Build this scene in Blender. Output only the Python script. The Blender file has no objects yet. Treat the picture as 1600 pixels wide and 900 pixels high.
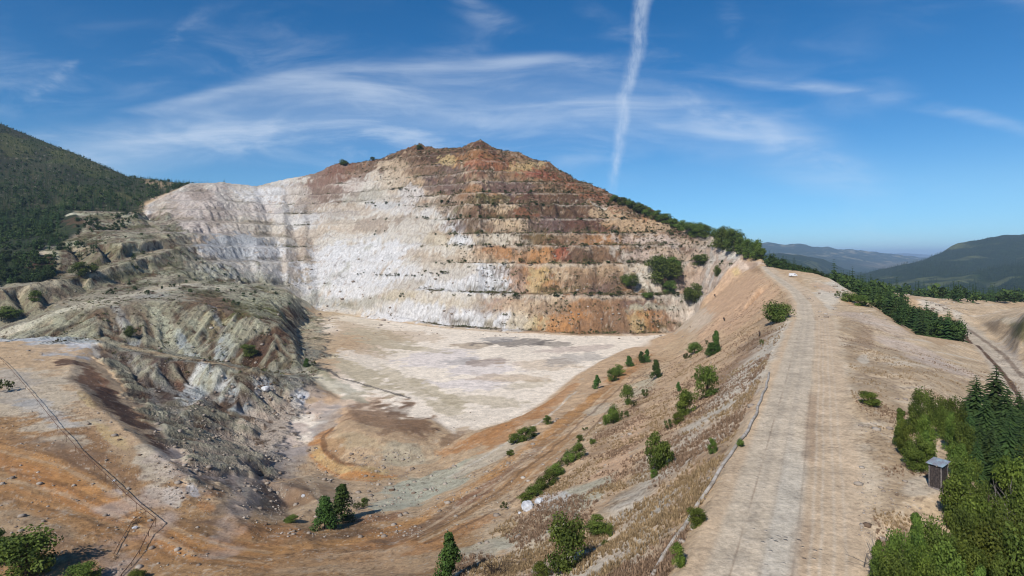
import bpy, math, random
import numpy as np
from mathutils import Vector, Matrix
from mathutils.bvhtree import BVHTree
from mathutils.geometry import delaunay_2d_cdt

sc = bpy.context.scene
COL = sc.collection
R = math.radians
F = 888.0            # focal length of the photograph in its own pixels (1600 wide)
CZ = 20.0            # eye height above the road

# ------------------------------------------------------------------ camera
cam_d = bpy.data.cameras.new('camera')
cam = bpy.data.objects.new('camera', cam_d)
COL.objects.link(cam)
cam.location = (0, 0, CZ)
cam.rotation_euler = (R(90), 0, 0)
cam_d.sensor_width = 36.0
cam_d.lens = 36.0 * F / 1600.0
cam_d.shift_y = -50.0 / 1600.0
cam_d.clip_start = 0.5
cam_d.clip_end = 90000.0
sc.camera = cam

# ------------------------------------------------------------------ sun and sky
SUN_AZ, SUN_EL = 30.0, 41.0           # light travels towards this bearing (right of straight ahead)
sd = bpy.data.lights.new('sun', 'SUN')
sd.energy = 4.2
sd.angle = R(0.53)
sd.color = (1.0, 0.965, 0.915)
sun = bpy.data.objects.new('sun', sd)
COL.objects.link(sun)
ldir = Vector((math.sin(R(SUN_AZ)) * math.cos(R(SUN_EL)), math.cos(R(SUN_AZ)) * math.cos(R(SUN_EL)), -math.sin(R(SUN_EL))))
sun.rotation_euler = ldir.to_track_quat('-Z', 'Y').to_euler()
sun.location = (-200, -300, 400)

world = bpy.data.worlds.new('World')
sc.world = world
world.use_nodes = True


class NT:
    """small helper to write node trees"""
    def __init__(self, tree):
        self.t = tree
        tree.nodes.clear()

    def n(self, typ, **kw):
        nd = self.t.nodes.new(typ)
        for k, v in kw.items():
            setattr(nd, k, v)
        return nd

    def put(self, sock, v):
        if hasattr(v, 'is_output') or isinstance(v, bpy.types.NodeSocket):
            self.t.links.new(v, sock)
        elif v is not None:
            sock.default_value = v

    def math(self, op, a, b=None, c=None, clamp=False):
        nd = self.n('ShaderNodeMath', operation=op, use_clamp=clamp)
        self.put(nd.inputs[0], a)
        if b is not None:
            self.put(nd.inputs[1], b)
        if c is not None:
            self.put(nd.inputs[2], c)
        return nd.outputs[0]

    def vmath(self, op, a, b=None):
        nd = self.n('ShaderNodeVectorMath', operation=op)
        self.put(nd.inputs[0], a)
        if b is not None:
            self.put(nd.inputs[1], b)
        return nd.outputs[0]

    def noise(self, vec, scale, detail=5.0, rough=0.55, dist=0.0, col=False):
        nd = self.n('ShaderNodeTexNoise')
        if vec is not None:
            self.put(nd.inputs['Vector'], vec)
        nd.inputs['Scale'].default_value = scale
        nd.inputs['Detail'].default_value = detail
        nd.inputs['Roughness'].default_value = rough
        nd.inputs['Distortion'].default_value = dist
        return nd.outputs['Color' if col else 'Fac']

    def smooth(self, v, a, b, lo=0.0, hi=1.0):
        nd = self.n('ShaderNodeMapRange', interpolation_type='SMOOTHSTEP')
        self.put(nd.inputs['Value'], v)
        nd.inputs['From Min'].default_value = a
        nd.inputs['From Max'].default_value = b
        nd.inputs['To Min'].default_value = lo
        nd.inputs['To Max'].default_value = hi
        return nd.outputs['Result']

    def mix(self, fac, a, b, blend='MIX'):
        nd = self.n('ShaderNodeMix', data_type='RGBA', blend_type=blend)
        self.put(nd.inputs[0], fac)
        for i, v in ((6, a), (7, b)):
            if isinstance(v, (tuple, list)) and len(v) == 3:
                v = (*v, 1.0)
            self.put(nd.inputs[i], v)
        return nd.outputs[2]

    def comb(self, x, y, z):
        nd = self.n('ShaderNodeCombineXYZ')
        self.put(nd.inputs[0], x); self.put(nd.inputs[1], y); self.put(nd.inputs[2], z)
        return nd.outputs[0]


def build_sky():
    t = NT(world.node_tree)
    sky = t.n('ShaderNodeTexSky', sky_type='NISHITA')
    sky.sun_disc = False
    sky.sun_elevation = R(SUN_EL)
    sky.sun_rotation = R(180 + SUN_AZ)
    sky.altitude = 1600
    sky.air_density = 1.0
    sky.dust_density = 0.25
    sky.ozone_density = 2.2
    tc = t.n('ShaderNodeTexCoord')
    sep = t.n('ShaderNodeSeparateXYZ')
    t.put(sep.inputs[0], tc.outputs['Generated'])
    x, y, z = sep.outputs
    # cirrus on a high plane: direction divided by its height
    zz = t.math('MAXIMUM', z, 0.03)
    cx = t.math('DIVIDE', x, zz)
    cy = t.math('DIVIDE', y, zz)
    ys = t.math('MAXIMUM', y, 0.05)
    u = t.math('DIVIDE', x, ys)         # bearing tangent
    v = t.math('DIVIDE', z, ys)         # elevation tangent
    wv = t.noise(t.comb(u, v, 0.0), 2.0, 2.0, 0.45, col=True)
    wsep = t.n('ShaderNodeSeparateXYZ')
    t.put(wsep.inputs[0], wv)
    wu = t.math('ADD', u, t.math('MULTIPLY', t.math('SUBTRACT', wsep.outputs[0], 0.5), 0.14))
    wvv = t.math('ADD', v, t.math('MULTIPLY', t.math('SUBTRACT', wsep.outputs[1], 0.5), 0.07))

    def band(pts, width, col_u=wu, col_v=wvv):
        """soft veil along an arc: height of the arc given as a parabola through three points"""
        (x0, y0), (x1, y1), (x2, y2) = pts
        A = np.array([[x0 * x0, x0, 1], [x1 * x1, x1, 1], [x2 * x2, x2, 1]])
        a, b, c = [float(q) for q in np.linalg.solve(A, np.array([y0, y1, y2]))]
        e = t.math('MULTIPLY_ADD', t.math('MULTIPLY_ADD', col_u, a, b), col_u, c)
        d = t.math('ABSOLUTE', t.math('SUBTRACT', col_v, e))
        return t.smooth(d, width, 0.0)

    def P(px, py):
        return ((px - 800) / F, (400 - py) / F)
    # streaky fibres, stretched along the arcs
    fib = t.noise(t.comb(t.math('MULTIPLY', wu, 1.6), t.math('MULTIPLY', wvv, 11.0), 1.7), 1.7, 9.0, 0.58, 0.35)
    fib2 = t.noise(t.comb(t.math('MULTIPLY', wu, 2.4), t.math('MULTIPLY', wvv, 8.0), 7.7), 2.2, 9.0, 0.6, 0.5)
    big = t.noise(t.comb(t.math('MULTIPLY', u, 1.5), t.math('MULTIPLY', v, 4.0), 3.3), 1.3, 3.0, 0.5)
    f1 = t.smooth(fib, 0.38, 0.75)
    f2 = t.smooth(fib2, 0.40, 0.78)
    b1 = band([P(60, 290), P(700, 145), P(1380, 285)], 0.085)
    b2 = band([P(0, 260), P(560, 200), P(900, 215)], 0.07)
    b3 = band([P(500, 118), P(800, 95), P(1100, 108)], 0.02)
    uL = t.smooth(u, 0.30, -0.15)
    uR = t.smooth(u, 0.72, 0.45)
    c1 = t.math('MULTIPLY', t.math('MULTIPLY', b1, uR), t.math('ADD', t.math('MULTIPLY', f1, 0.55), 0.17))
    c2 = t.math('MULTIPLY', t.math('MULTIPLY', b2, uL), t.math('ADD', t.math('MULTIPLY', f2, 0.70), 0.14))
    c3 = t.math('MULTIPLY', t.math('MULTIPLY', b3, f1), 0.5)
    veil = t.math('MULTIPLY', t.math('MULTIPLY', t.smooth(big, 0.42, 0.75), f2), t.smooth(v, 0.5, 0.1, 0.25, 0.5))
    # short streaks
    def streak(p0, p1, w, amp, wob=0.0, fibres=None, taper=True, w1=None):
        (ax, ay), (bx, by) = P(*p0), P(*p1)
        L = math.hypot(bx - ax, by - ay)
        dx, dy = (bx - ax) / L, (by - ay) / L
        su = t.math('SUBTRACT', u, ax)
        sv = t.math('SUBTRACT', v, ay)
        s = t.math('ADD', t.math('MULTIPLY', su, dx), t.math('MULTIPLY', sv, dy))
        d = t.math('SUBTRACT', t.math('MULTIPLY', sv, dx), t.math('MULTIPLY', su, dy))
        if wob:
            nz = t.noise(t.comb(s, 4.0, 0.0), 11.0, 5.0, 0.55)
            d = t.math('ADD', d, t.math('MULTIPLY', t.math('SUBTRACT', nz, 0.5), wob))
        wid = w if w1 is None else t.math('MULTIPLY_ADD', s, (w1 - w) / L, w)
        d = t.math('DIVIDE', t.math('ABSOLUTE', d), wid)
        m = t.smooth(d, 1.15, 0.1)
        m = t.math('MULTIPLY', m, t.smooth(s, -0.02 * 1, 0.05))
        m = t.math('MULTIPLY', m, t.smooth(s, L + 0.02, L - 0.06))
        if fibres is not None:
            m = t.math('MULTIPLY', m, fibres)
        return t.math('MULTIPLY', m, amp)
    tex = t.noise(t.comb(t.math('MULTIPLY', u, 1.0), t.math('MULTIPLY', v, 0.35), 0.3), 45.0, 7.0, 0.65)
    ctex = t.smooth(tex, 0.32, 0.66, 0.15, 1.0)
    parts = [c1, c2, c3, veil,
             streak((1012, -40), (952, 310), 0.020, 0.58, 0.045, ctex, w1=0.011),
             streak((20, 175), (160, 70), 0.016, 0.4, 0.02, f2),
             streak((215, 90), (330, 20), 0.020, 0.3, 0.03, f2),
             streak((1130, 0), (1170, 100), 0.025, 0.22, 0.03, f2),
             streak((1040, 150), (1360, 275), 0.035, 0.55, 0.03, f2),
             streak((1140, 135), (1350, 140), 0.008, 0.3, 0.01, f1),
             streak((1520, 185), (1620, 225), 0.008, 0.35, 0.006, f2),
             streak((700, -10), (820, 60), 0.03, 0.3, 0.03, f2),
             streak((900, 10), (1120, 140), 0.03, 0.18, 0.03, f2)]
    tot = parts[0]
    for p in parts[1:]:
        tot = t.math('ADD', tot, t.math('MULTIPLY', t.math('SUBTRACT', 1.0, tot, clamp=True), p))
    tot = t.math('MULTIPLY', tot, t.math('GREATER_THAN', z, 0.0), clamp=True)
    # deepen the blue a little and tint as the photograph's camera does
    tint = t.mix(1.0, sky.outputs[0], (0.93, 1.0, 1.06), 'MULTIPLY')
    tint = t.mix(t.smooth(v, 0.16, 0.0), tint, t.mix(1.0, tint, (0.70, 0.88, 1.08), 'MULTIPLY'))
    hsv = t.n('ShaderNodeHueSaturation')
    hsv.inputs['Saturation'].default_value = 1.32
    t.put(hsv.inputs['Color'], tint)
    clouds = t.mix(t.math('MULTIPLY', tot, 0.68), hsv.outputs[0], (8.2, 9.0, 10.0))
    bg = t.n('ShaderNodeBackground')
    t.put(bg.inputs['Color'], clouds)
    bg.inputs['Strength'].default_value = 0.078
    out = t.n('ShaderNodeOutputWorld')
    t.t.links.new(bg.outputs[0], out.inputs['Surface'])


build_sky()
sc.view_settings.view_transform = 'Standard'
sc.view_settings.look = 'None'
sc.view_settings.gamma = 1.0
sc.view_settings.use_curve_mapping = False
sc.view_settings.exposure = 0.38
sc.render.engine = 'CYCLES'
sc.cycles.use_denoising = True
sc.cycles.max_bounces = 5
sc.cycles.diffuse_bounces = 2
sc.cycles.transparent_max_bounces = 8
sc.cycles.volume_bounces = 0
sc.cycles.pixel_filter_type = 'BLACKMAN_HARRIS'
sc.cycles.filter_width = 1.1

rng = np.random.default_rng(7)
random.seed(11)

# ------------------------------------------------------------------ noise in numpy
_perm = np.random.default_rng(3).permutation(256).astype(np.int32)
_perm = np.concatenate([_perm, _perm, _perm])
_g = np.random.default_rng(5).normal(size=(256, 3)).astype(np.float32)
_g /= np.linalg.norm(_g, axis=1)[:, None]


def perlin(x, y, z):
    x = np.asarray(x, np.float32); y = np.asarray(y, np.float32); z = np.asarray(z, np.float32)
    x, y, z = np.broadcast_arrays(x, y, z)
    xi = np.floor(x).astype(np.int32); yi = np.floor(y).astype(np.int32); zi = np.floor(z).astype(np.int32)
    xf = x - xi; yf = y - yi; zf = z - zi
    xi &= 255; yi &= 255; zi &= 255
    sx = xf * xf * (3 - 2 * xf); sy = yf * yf * (3 - 2 * yf); sz = zf * zf * (3 - 2 * zf)
    r = 0
    for dx in (0, 1):
        wx = sx if dx else 1 - sx
        a = _perm[xi + dx]
        for dy in (0, 1):
            wy = sy if dy else 1 - sy
            b = _perm[a + yi + dy]
            for dz in (0, 1):
                wz = sz if dz else 1 - sz
                h = _perm[b + zi + dz] & 255
                r = r + wx * wy * wz * (_g[h, 0] * (xf - dx) + _g[h, 1] * (yf - dy) + _g[h, 2] * (zf - dz))
    return r * 1.5


def fbm(x, y, z, octv=4, gain=0.5, lac=2.03, ridge=False):
    a = 1.0; s = 0; tot = 0
    for i in range(octv):
        x, y = 0.8 * x + 0.6 * y, -0.6 * x + 0.8 * y
        n = perlin(x + 17.3 * i, y - 9.1 * i, z + 5.7 * i)
        if ridge:
            n = 1 - 2 * np.abs(n)
        s = s + a * n; tot += a
        a *= gain
        x = x * lac; y = y * lac; z = z * lac
    return s / tot


def sstep(v, a, b):
    t = np.clip((v - a) / (b - a), 0, 1)
    return t * t * (3 - 2 * t)

# ------------------------------------------------------------------ survey points of the site
# a point is (px, py, Y): bearing and height as measured on the photograph at the
# distance Y; Z(px, py, z) is the same for a known level, X(px, Y, z) a hidden point


def W(px, py, Y):
    return ((px - 800) / F * Y, Y, CZ + (400 - py) / F * Y)


def Z(px, py, z):
    return W(px, py, (CZ - z) * F / (py - 400))


def X(px, Y, z):
    return ((px - 800) / F * Y, Y, z)


LINES = []


def line(*pts):
    LINES.append([np.array(p, float) for p in pts])


def dots(*pts):
    for p in pts:
        LINES.append([np.array(p, float)])


# road, both edges, from under the camera to the far bend
road_L = [X(643, 12, 0), X(898, 20, 0), X(1006, 28, 0), W(1065, 900, 35.5), W(1108, 800, 44.4), W(1150, 700, 59.2), W(1172, 650, 71),
          W(1195, 600, 88.8), W(1215, 550, 118), W(1237, 500, 175), W(1240, 475, 215), W(1230, 455, 262), W(1212, 440, 310), W(1196, 427, 365), W(1186, 414, 430)]
road_R = [X(1465, 12, 0), X(1390, 20, 0), X(1358, 28, 0), W(1342, 900, 35.5), W(1335, 800, 44.4), W(1325, 700, 59.2), W(1318, 650, 71),
          W(1312, 600, 88.8), W(1306, 550, 118), W(1296, 500, 175), W(1284, 475, 215), W(1262, 455, 262), W(1240, 440, 310), W(1215, 427, 365), W(1200, 414, 430)]
line(*road_L); line(*road_R)
# below and beside the camera
dots(X(300, 12, -3), X(-350, 12, -8), X(500, 22, -5), X(0, 22, -11), X(-350, 22, -13), X(900, 35, -3.5), X(700, 35, -8), X(400, 35, -13), X(0, 35, -17), X(-350, 35, -18),
     X(1950, 12, -2), X(1650, 28, -2), X(1950, 28, -4))
# near slope of the pit below the road
dots(Z(1020, 900, -1.4), Z(880, 900, -8), Z(700, 900, -14), Z(400, 900, -19), Z(200, 900, -20.5), Z(0, 900, -21), Z(-350, 900, -21),
     Z(1050, 800, -2.6), Z(1000, 780, -8), Z(950, 850, -8.5), Z(900, 760, -16), Z(920, 700, -20), Z(1050, 700, -9), Z(1100, 650, -7.5), Z(1000, 650, -19),
     Z(1050, 600, -20), Z(1130, 600, -9), Z(1150, 500, -12), Z(1190, 480, -8), Z(1100, 540, -22), Z(1060, 530, -34), Z(1180, 540, -5), Z(960, 740, -14))
line(W(1200, 450, 300), W(1172, 440, 380), W(1165, 425, 440))
# orange plateau on the left
dots(Z(0, 800, -20.5), Z(0, 720, -20), Z(0, 640, -19.5), Z(0, 580, -19), Z(-350, 800, -20.5), Z(-350, 650, -19), Z(-350, 560, -18),
     Z(200, 800, -22), Z(200, 700, -21), Z(70, 620, -19.5), Z(100, 720, -20.5), Z(300, 800, -22.5), Z(400, 850, -23), Z(300, 870, -21), Z(500, 870, -22), Z(600, 860, -21), Z(700, 820, -22),
     Z(800, 770, -23.5), Z(850, 720, -25.5), Z(800, 860, -14))
line(Z(-350, 530, -17), Z(0, 530, -17), Z(90, 528, -17), Z(150, 535, -18))
line(X(-350, 280, -30), X(0, 285, -33), X(130, 290, -31))
crestA = [Z(150, 535, -18), Z(118, 556, -19), Z(108, 588, -20), Z(160, 640, -20.5), Z(222, 692, -21), Z(288, 738, -22), Z(342, 778, -23), Z(420, 808, -25.5), Z(490, 818, -28)]
line(*crestA)
offs = [(8, 9, 5), (18, 8, 9), (20, 8, 10), (20, 9, 11), (20, 11, 11), (20, 12, 9), (14, 12, 6)]
line(*[(p[0] + o[0], p[1] + o[1], p[2] - o[2]) for p, o in zip(crestA[:7], offs)])
# track that follows the rim of the pit
line(Z(490, 818, -28), Z(560, 830, -27.5), Z(650, 810, -27), Z(760, 745, -29), Z(850, 680, -31), Z(930, 612, -34), Z(1000, 566, -37), Z(1040, 545, -39))
line(Z(620, 850, -24), Z(700, 810, -24.5), Z(800, 745, -26), Z(880, 690, -28), Z(960, 622, -31), Z(1020, 585, -32), Z(1060, 560, -33))
line(Z(520, 800, -31), Z(600, 795, -31), Z(660, 788, -31.5), Z(740, 735, -34))
# floor, near edge
line(Z(720, 682, -41.5), Z(800, 660, -42), Z(850, 635, -42), Z(900, 592, -42), Z(960, 553, -42), Z(1020, 530, -41.5))
line(Z(760, 668, -38.5), Z(820, 650, -37.5), Z(870, 622, -37.5), Z(930, 576, -38.5), Z(1000, 545, -40))
dots(Z(700, 740, -37), Z(640, 770, -36), Z(600, 690, -38), Z(560, 670, -38.5), Z(640, 675, -38.5), Z(480, 700, -42.5), Z(540, 626, -42), Z(670, 650, -42), Z(440, 650, -42), Z(540, 750, -40.5), Z(500, 735, -42.5),
     Z(600, 742, -40.5), Z(680, 710, -40.5), Z(400, 760, -38), Z(450, 790, -34), Z(430, 720, -41.5), Z(380, 700, -41), Z(420, 640, -41))
# ribbed slopes of the left, lower step
line(W(158, 531, 262), W(200, 545, 250), W(255, 559, 240), W(330, 570, 238), W(400, 580, 240), W(455, 592, 255))
line(Z(300, 600, -32), Z(370, 640, -37), Z(430, 640, -41))
line(W(150, 538, 300), W(255, 552, 318), W(330, 565, 312), W(400, 577, 305), W(470, 582, 300))
# upper step and the light haul road on top of it
line(W(-350, 560, 270), W(-100, 535, 305), W(0, 516, 330), W(100, 485, 350), W(160, 472, 360), W(230, 470, 370), W(300, 472, 375), W(350, 482, 370), W(400, 497, 355), W(435, 513, 345), W(456, 532, 340))
line(W(-350, 545, 285), W(-100, 525, 318), W(0, 509, 345), W(100, 476, 372), W(160, 463, 390), W(220, 454, 425), W(300, 440, 485))
dots(Z(470, 548, -39), Z(462, 520, -41), Z(478, 503, -42), W(330, 466, 430), W(380, 474, 430), W(420, 468, 480), W(440, 496, 425), W(450, 470, 520), W(468, 470, 590))
line(W(-350, 480, 300), W(0, 495, 352), W(100, 468, 392), W(200, 438, 458), W(270, 415, 515))
line(W(-350, 430, 330), W(0, 452, 368), W(90, 437, 402), W(140, 425, 430), W(200, 408, 470), W(262, 390, 530))
line(W(-350, 420, 380), W(0, 448, 400), W(90, 432, 435), W(200, 402, 500))
line(X(-350, 430, 40), W(0, 400, 470), W(60, 393, 462), W(190, 380, 495), W(250, 374, 545))
line(W(110, 398, 480), W(190, 376, 520))
line(W(150, 361, 545), W(270, 362, 590), W(300, 355, 620))
line(W(150, 357, 570), W(270, 358, 612))
line(W(110, 331, 610), W(210, 334, 630), W(235, 348, 650))
line(W(110, 328, 650), W(210, 331, 665))
# left mountain
line(W(-350, 90, 1150), W(-150, 130, 1130), W(0, 192, 1100), W(50, 212, 1080), W(100, 232, 1050), W(150, 253, 1010), W(200, 275, 960), W(250, 281, 900), W(290, 285, 840))
dots(W(-350, 330, 640), W(0, 335, 640), W(80, 330, 670), W(0, 270, 840), W(100, 290, 800), W(-300, 230, 840), W(200, 315, 720), W(0, 370, 550), W(70, 360, 570))
# toe of the great wall
toe = [W(300, 441, 492), W(350, 436, 540), W(400, 441, 578), W(450, 452, 602), W(480, 470, 610), W(500, 484, 610), W(560, 494, 586), W(600, 500, 550), W(700, 512, 492), W(800, 519, 463), W(900, 524, 444), W(1000, 524, 444),
       W(1050, 521, 452), W(1078, 508, 462)]
line(*toe)
line(W(1078, 508, 462), W(1100, 480, 452), W(1130, 455, 445), W(1165, 425, 440))
# rim of the wall
rim = [W(228, 322, 690), W(255, 305, 730), W(300, 287, 780), W(350, 284, 800), W(400, 289, 810), W(440, 279, 815), W(470, 272, 815), W(500, 265, 820), W(530, 252, 810), W(560, 251, 800), W(600, 244, 780), W(640, 232, 760),
       W(655, 228, 750), W(675, 231, 735), W(700, 232, 725), W(725, 231, 715), W(738, 223, 706), W(750, 218, 700), W(760, 221, 700), W(775, 231, 695), W(800, 238, 690), W(830, 247, 680), W(870, 263, 670), W(895, 277, 660), W(920, 287, 650),
       W(960, 306, 630), W(1000, 325, 610), W(1060, 347, 570), W(1110, 365, 530), W(1150, 381, 480), W(1188, 400, 448)]
line(*rim)
line(*[(p[0] * 1.09, p[1] * 1.09, p[2] - 22) for p in rim[2:]])
dots(*[X(a, b, c) for a, b, c in ((-350, 1500, 330), (0, 1500, 220), (300, 1500, 60), (700, 1500, 10), (1000, 1500, -20), (1200, 1500, -90), (1400, 1500, -120), (1950, 1500, -120),
                                 (500, 1100, 60), (800, 1000, 60), (1000, 850, 0), (1200, 720, -30), (1400, 720, -48), (1600, 720, -34), (1950, 720, -30),
                                 (1300, 500, -8), (1400, 500, -16), (1500, 520, -23), (1620, 420, -15), (1950, 420, 0), (1210, 520, 4), (1120, 600, 0))])
# right of the road
dots(Z(1400, 700, 0), Z(1352, 600, 0.3), Z(1340, 500, 0.3), Z(1320, 462, 3.2), Z(1400, 800, 0), Z(1450, 850, -1), Z(1600, 900, -5), Z(1950, 900, -8), Z(1478, 775, -0.3), Z(1600, 750, -6), Z(1500, 650, -3), Z(1450, 600, -2),
     Z(1550, 600, -7), Z(1580, 650, -10), Z(1400, 560, -1.5), Z(1950, 680, -14), Z(1480, 560, -6.5), Z(1550, 700, -6), Z(1480, 700, -1.5))
line(W(1200, 410, 440), W(1222, 421, 400), W(1245, 423, 370), W(1280, 428, 350), W(1293, 434, 325), W(1330, 456, 270), W(1370, 485, 215), W(1420, 520, 178), W(1470, 541, 168), W(1502, 533, 190))
line(X(1225, 470, 7), X(1280, 400, 2), X(1330, 340, -3), X(1380, 290, -7), X(1430, 245, -11), X(1475, 220, -14))
line(W(1400, 458, 400), W(1440, 468, 340), W(1480, 480, 310), W(1504, 490, 292))
line(X(1400, 300, -19), X(1450, 280, -17), X(1485, 275, -14))
line(Z(1475, 496, -12), Z(1500, 511, -13), Z(1540, 541, -13), Z(1600, 612, -13), Z(1700, 770, -14))
line(Z(1520, 496, -12), Z(1560, 530, -13), Z(1650, 620, -13))
dots(W(1600, 488, 235), W(1560, 500, 246), W(1700, 455, 230), W(1900, 430, 220), W(1600, 500, 205), W(1640, 540, 180))


def tin(lines, su, sw, cap=0.35):
    pts = []
    for ln in lines:
        pts.append(ln[0])
        for a, b in zip(ln[:-1], ln[1:]):
            qa = np.array([(a[0] / a[1] * F) / su, math.log(a[1]) * sw]); qb = np.array([(b[0] / b[1] * F) / su, math.log(b[1]) * sw])
            n = max(1, int(np.linalg.norm(qb - qa) / cap))
            for i in range(1, n + 1):
                pts.append(a + (b - a) * i / n)
    pts = np.array(pts)
    q = np.stack([pts[:, 0] / pts[:, 1] * F / su, np.log(pts[:, 1]) * sw], 1)
    keep, seen = [], set()
    for i, (a, b) in enumerate(q):
        k = (round(a, 3), round(b, 3))
        if k not in seen:
            seen.add(k); keep.append(i)
    q = q[keep]; zz = pts[keep, 2]
    res = delaunay_2d_cdt([Vector((float(a), float(b))) for a, b in q], [], [], 0, 1e-6)
    vo = [o[0] for o in res[3]]
    vs = np.array([[v.x, v.y] for v in res[0]])
    return vs, zz[vo], [tuple(f) for f in res[2]]


def sample_tin(T, gu, gw):
    """heights on the grid gu (columns) x gw (rows), both ascending"""
    vs, zz, fs = T
    out = np.full((len(gw), len(gu)), np.nan, np.float32)
    for f in fs:
        a, b, c = vs[f[0]], vs[f[1]], vs[f[2]]
        u0, u1 = min(a[0], b[0], c[0]), max(a[0], b[0], c[0])
        w0, w1 = min(a[1], b[1], c[1]), max(a[1], b[1], c[1])
        i0, i1 = np.searchsorted(gu, [u0 - 1e-6, u1 + 1e-6]); j0, j1 = np.searchsorted(gw, [w0 - 1e-6, w1 + 1e-6])
        if i1 <= i0 or j1 <= j0:
            continue
        U, V = np.meshgrid(gu[i0:i1], gw[j0:j1])
        det = (b[1] - c[1]) * (a[0] - c[0]) + (c[0] - b[0]) * (a[1] - c[1])
        if abs(det) < 1e-12:
            continue
        l0 = ((b[1] - c[1]) * (U - c[0]) + (c[0] - b[0]) * (V - c[1])) / det
        l1 = ((c[1] - a[1]) * (U - c[0]) + (a[0] - c[0]) * (V - c[1])) / det
        l2 = 1 - l0 - l1
        m = (l0 > -1e-5) & (l1 > -1e-5) & (l2 > -1e-5)
        blk = out[j0:j1, i0:i1]
        val = l0 * zz[f[0]] + l1 * zz[f[1]] + l2 * zz[f[2]]
        blk[m] = val[m]
    return out


def fill_nan(a):
    for _ in range(2000):
        m = np.isnan(a)
        if not m.any():
            break
        b = a.copy()
        for ax, s in ((0, 1), (0, -1), (1, 1), (1, -1)):
            r = np.roll(a, s, ax)
            mm = np.isnan(b) & ~np.isnan(r)
            b[mm] = r[mm]
        a = b
    return a


def blur(a, n, axis):
    for _ in range(n):
        p = np.concatenate([np.take(a, [0], axis), a, np.take(a, [-1], axis)], axis)
        sl = [slice(None)] * a.ndim
        def S(i, j):
            s = list(sl); s[axis] = slice(i, j); return tuple(s)
        a = 0.25 * p[S(0, -2)] + 0.5 * p[S(1, -1)] + 0.25 * p[S(2, None)]
    return a


def grid_mesh(name, Xa, Ya, Za, attrs):
    ny, nx = Xa.shape
    me = bpy.data.meshes.new(name)
    co = np.stack([Xa, Ya, Za], -1).reshape(-1, 3).astype(np.float32)
    idx = np.arange(ny * nx, dtype=np.int32).reshape(ny, nx)
    q = np.stack([idx[:-1, :-1], idx[:-1, 1:], idx[1:, 1:], idx[1:, :-1]], -1).reshape(-1, 4)
    me.vertices.add(len(co)); me.vertices.foreach_set('co', co.ravel())
    me.loops.add(q.size); me.loops.foreach_set('vertex_index', q.ravel())
    me.polygons.add(len(q)); me.polygons.foreach_set('loop_start', np.arange(0, q.size, 4, dtype=np.int32))
    me.polygons.foreach_set('use_smooth', np.ones(len(q), bool))
    for k, v in attrs.items():
        if v.ndim == 3:
            at = me.attributes.new(k, 'FLOAT_COLOR', 'POINT')
            c = np.ones((v.shape[0] * v.shape[1], 4), np.float32); c[:, :3] = v.reshape(-1, 3)
            at.data.foreach_set('color', c.ravel())
        else:
            at = me.attributes.new(k, 'FLOAT', 'POINT')
            at.data.foreach_set('value', v.astype(np.float32).ravel())
    me.update()
    return me, co, q


def tag(o, label=None, cat=None, group=None, kind=None):
    if label: o['label'] = label
    if cat: o['category'] = cat
    if group: o['group'] = group
    if kind: o['kind'] = kind
    return o


# ------------------------------------------------------------------ near terrain heights
SU, SW = 100.0, 4.5
gpx = np.linspace(-330, 1930, 1440)
gY = np.concatenate([np.geomspace(12.5, 34, 50)[:-1], np.geomspace(34, 300, 400)[:-1], np.linspace(300, 770, 430)[:-1], np.geomspace(770, 1490, 110)])
T = tin(LINES, SU, SW)
H = fill_nan(sample_tin(T, (gpx - 800) / SU, np.log(gY) * SW))
GX = ((gpx - 800) / F)[None, :] * gY[:, None]
GY = np.repeat(gY[:, None], len(gpx), 1)
PX = np.repeat(gpx[None, :], len(gY), 0)
H = blur(blur(H, 3, 0), 5, 1)
Hs = blur(blur(H, 20, 0), 30, 1)         # smooth version, for directions


def grad(h):
    dY = np.gradient(h, axis=0) / np.gradient(GY, axis=0)
    dU = np.gradient(h, axis=1) / np.gradient(GX, axis=1)
    # h(u, Y): moving along Y at fixed bearing also changes x
    gy = dY - dU * (GX / GY)
    return dU, gy


gx, gy = grad(Hs)
sl = np.hypot(gx, gy)
gxn, gyn = gx / (sl + 1e-6), gy / (sl + 1e-6)


def poly_mask(pts, soft=18.0):
    """region in bearing (photo columns) and depth; soft edge in columns"""
    P = [(p[0], math.log(p[1]) * 450) for p in pts]
    x = PX; y = np.log(GY) * 450
    inside = np.zeros(x.shape, bool)
    dist = np.full(x.shape, 1e9, np.float32)
    for (x0, y0), (x1, y1) in zip(P, P[1:] + P[:1]):
        c = ((y0 > y) != (y1 > y)) & (x < (x1 - x0) * (y - y0) / ((y1 - y0) if y1 != y0 else 1e-9) + x0)
        inside ^= c
        L2 = (x1 - x0) ** 2 + (y1 - y0) ** 2
        t = np.clip(((x - x0) * (x1 - x0) + (y - y0) * (y1 - y0)) / L2, 0, 1)
        d = np.hypot(x - x0 - t * (x1 - x0), y - y0 - t * (y1 - y0))
        dist = np.minimum(dist, d)
    sd = np.where(inside, dist, -dist)
    return sstep(sd, -soft * .5, soft * .5)


def toeY(px):
    return np.interp(px, [p[0] / p[1] * F + 800 for p in toe], [p[1] for p in toe])


def rimY(px):
    return np.interp(px, [p[0] / p[1] * F + 800 for p in rim], [p[1] for p in rim])


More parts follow.
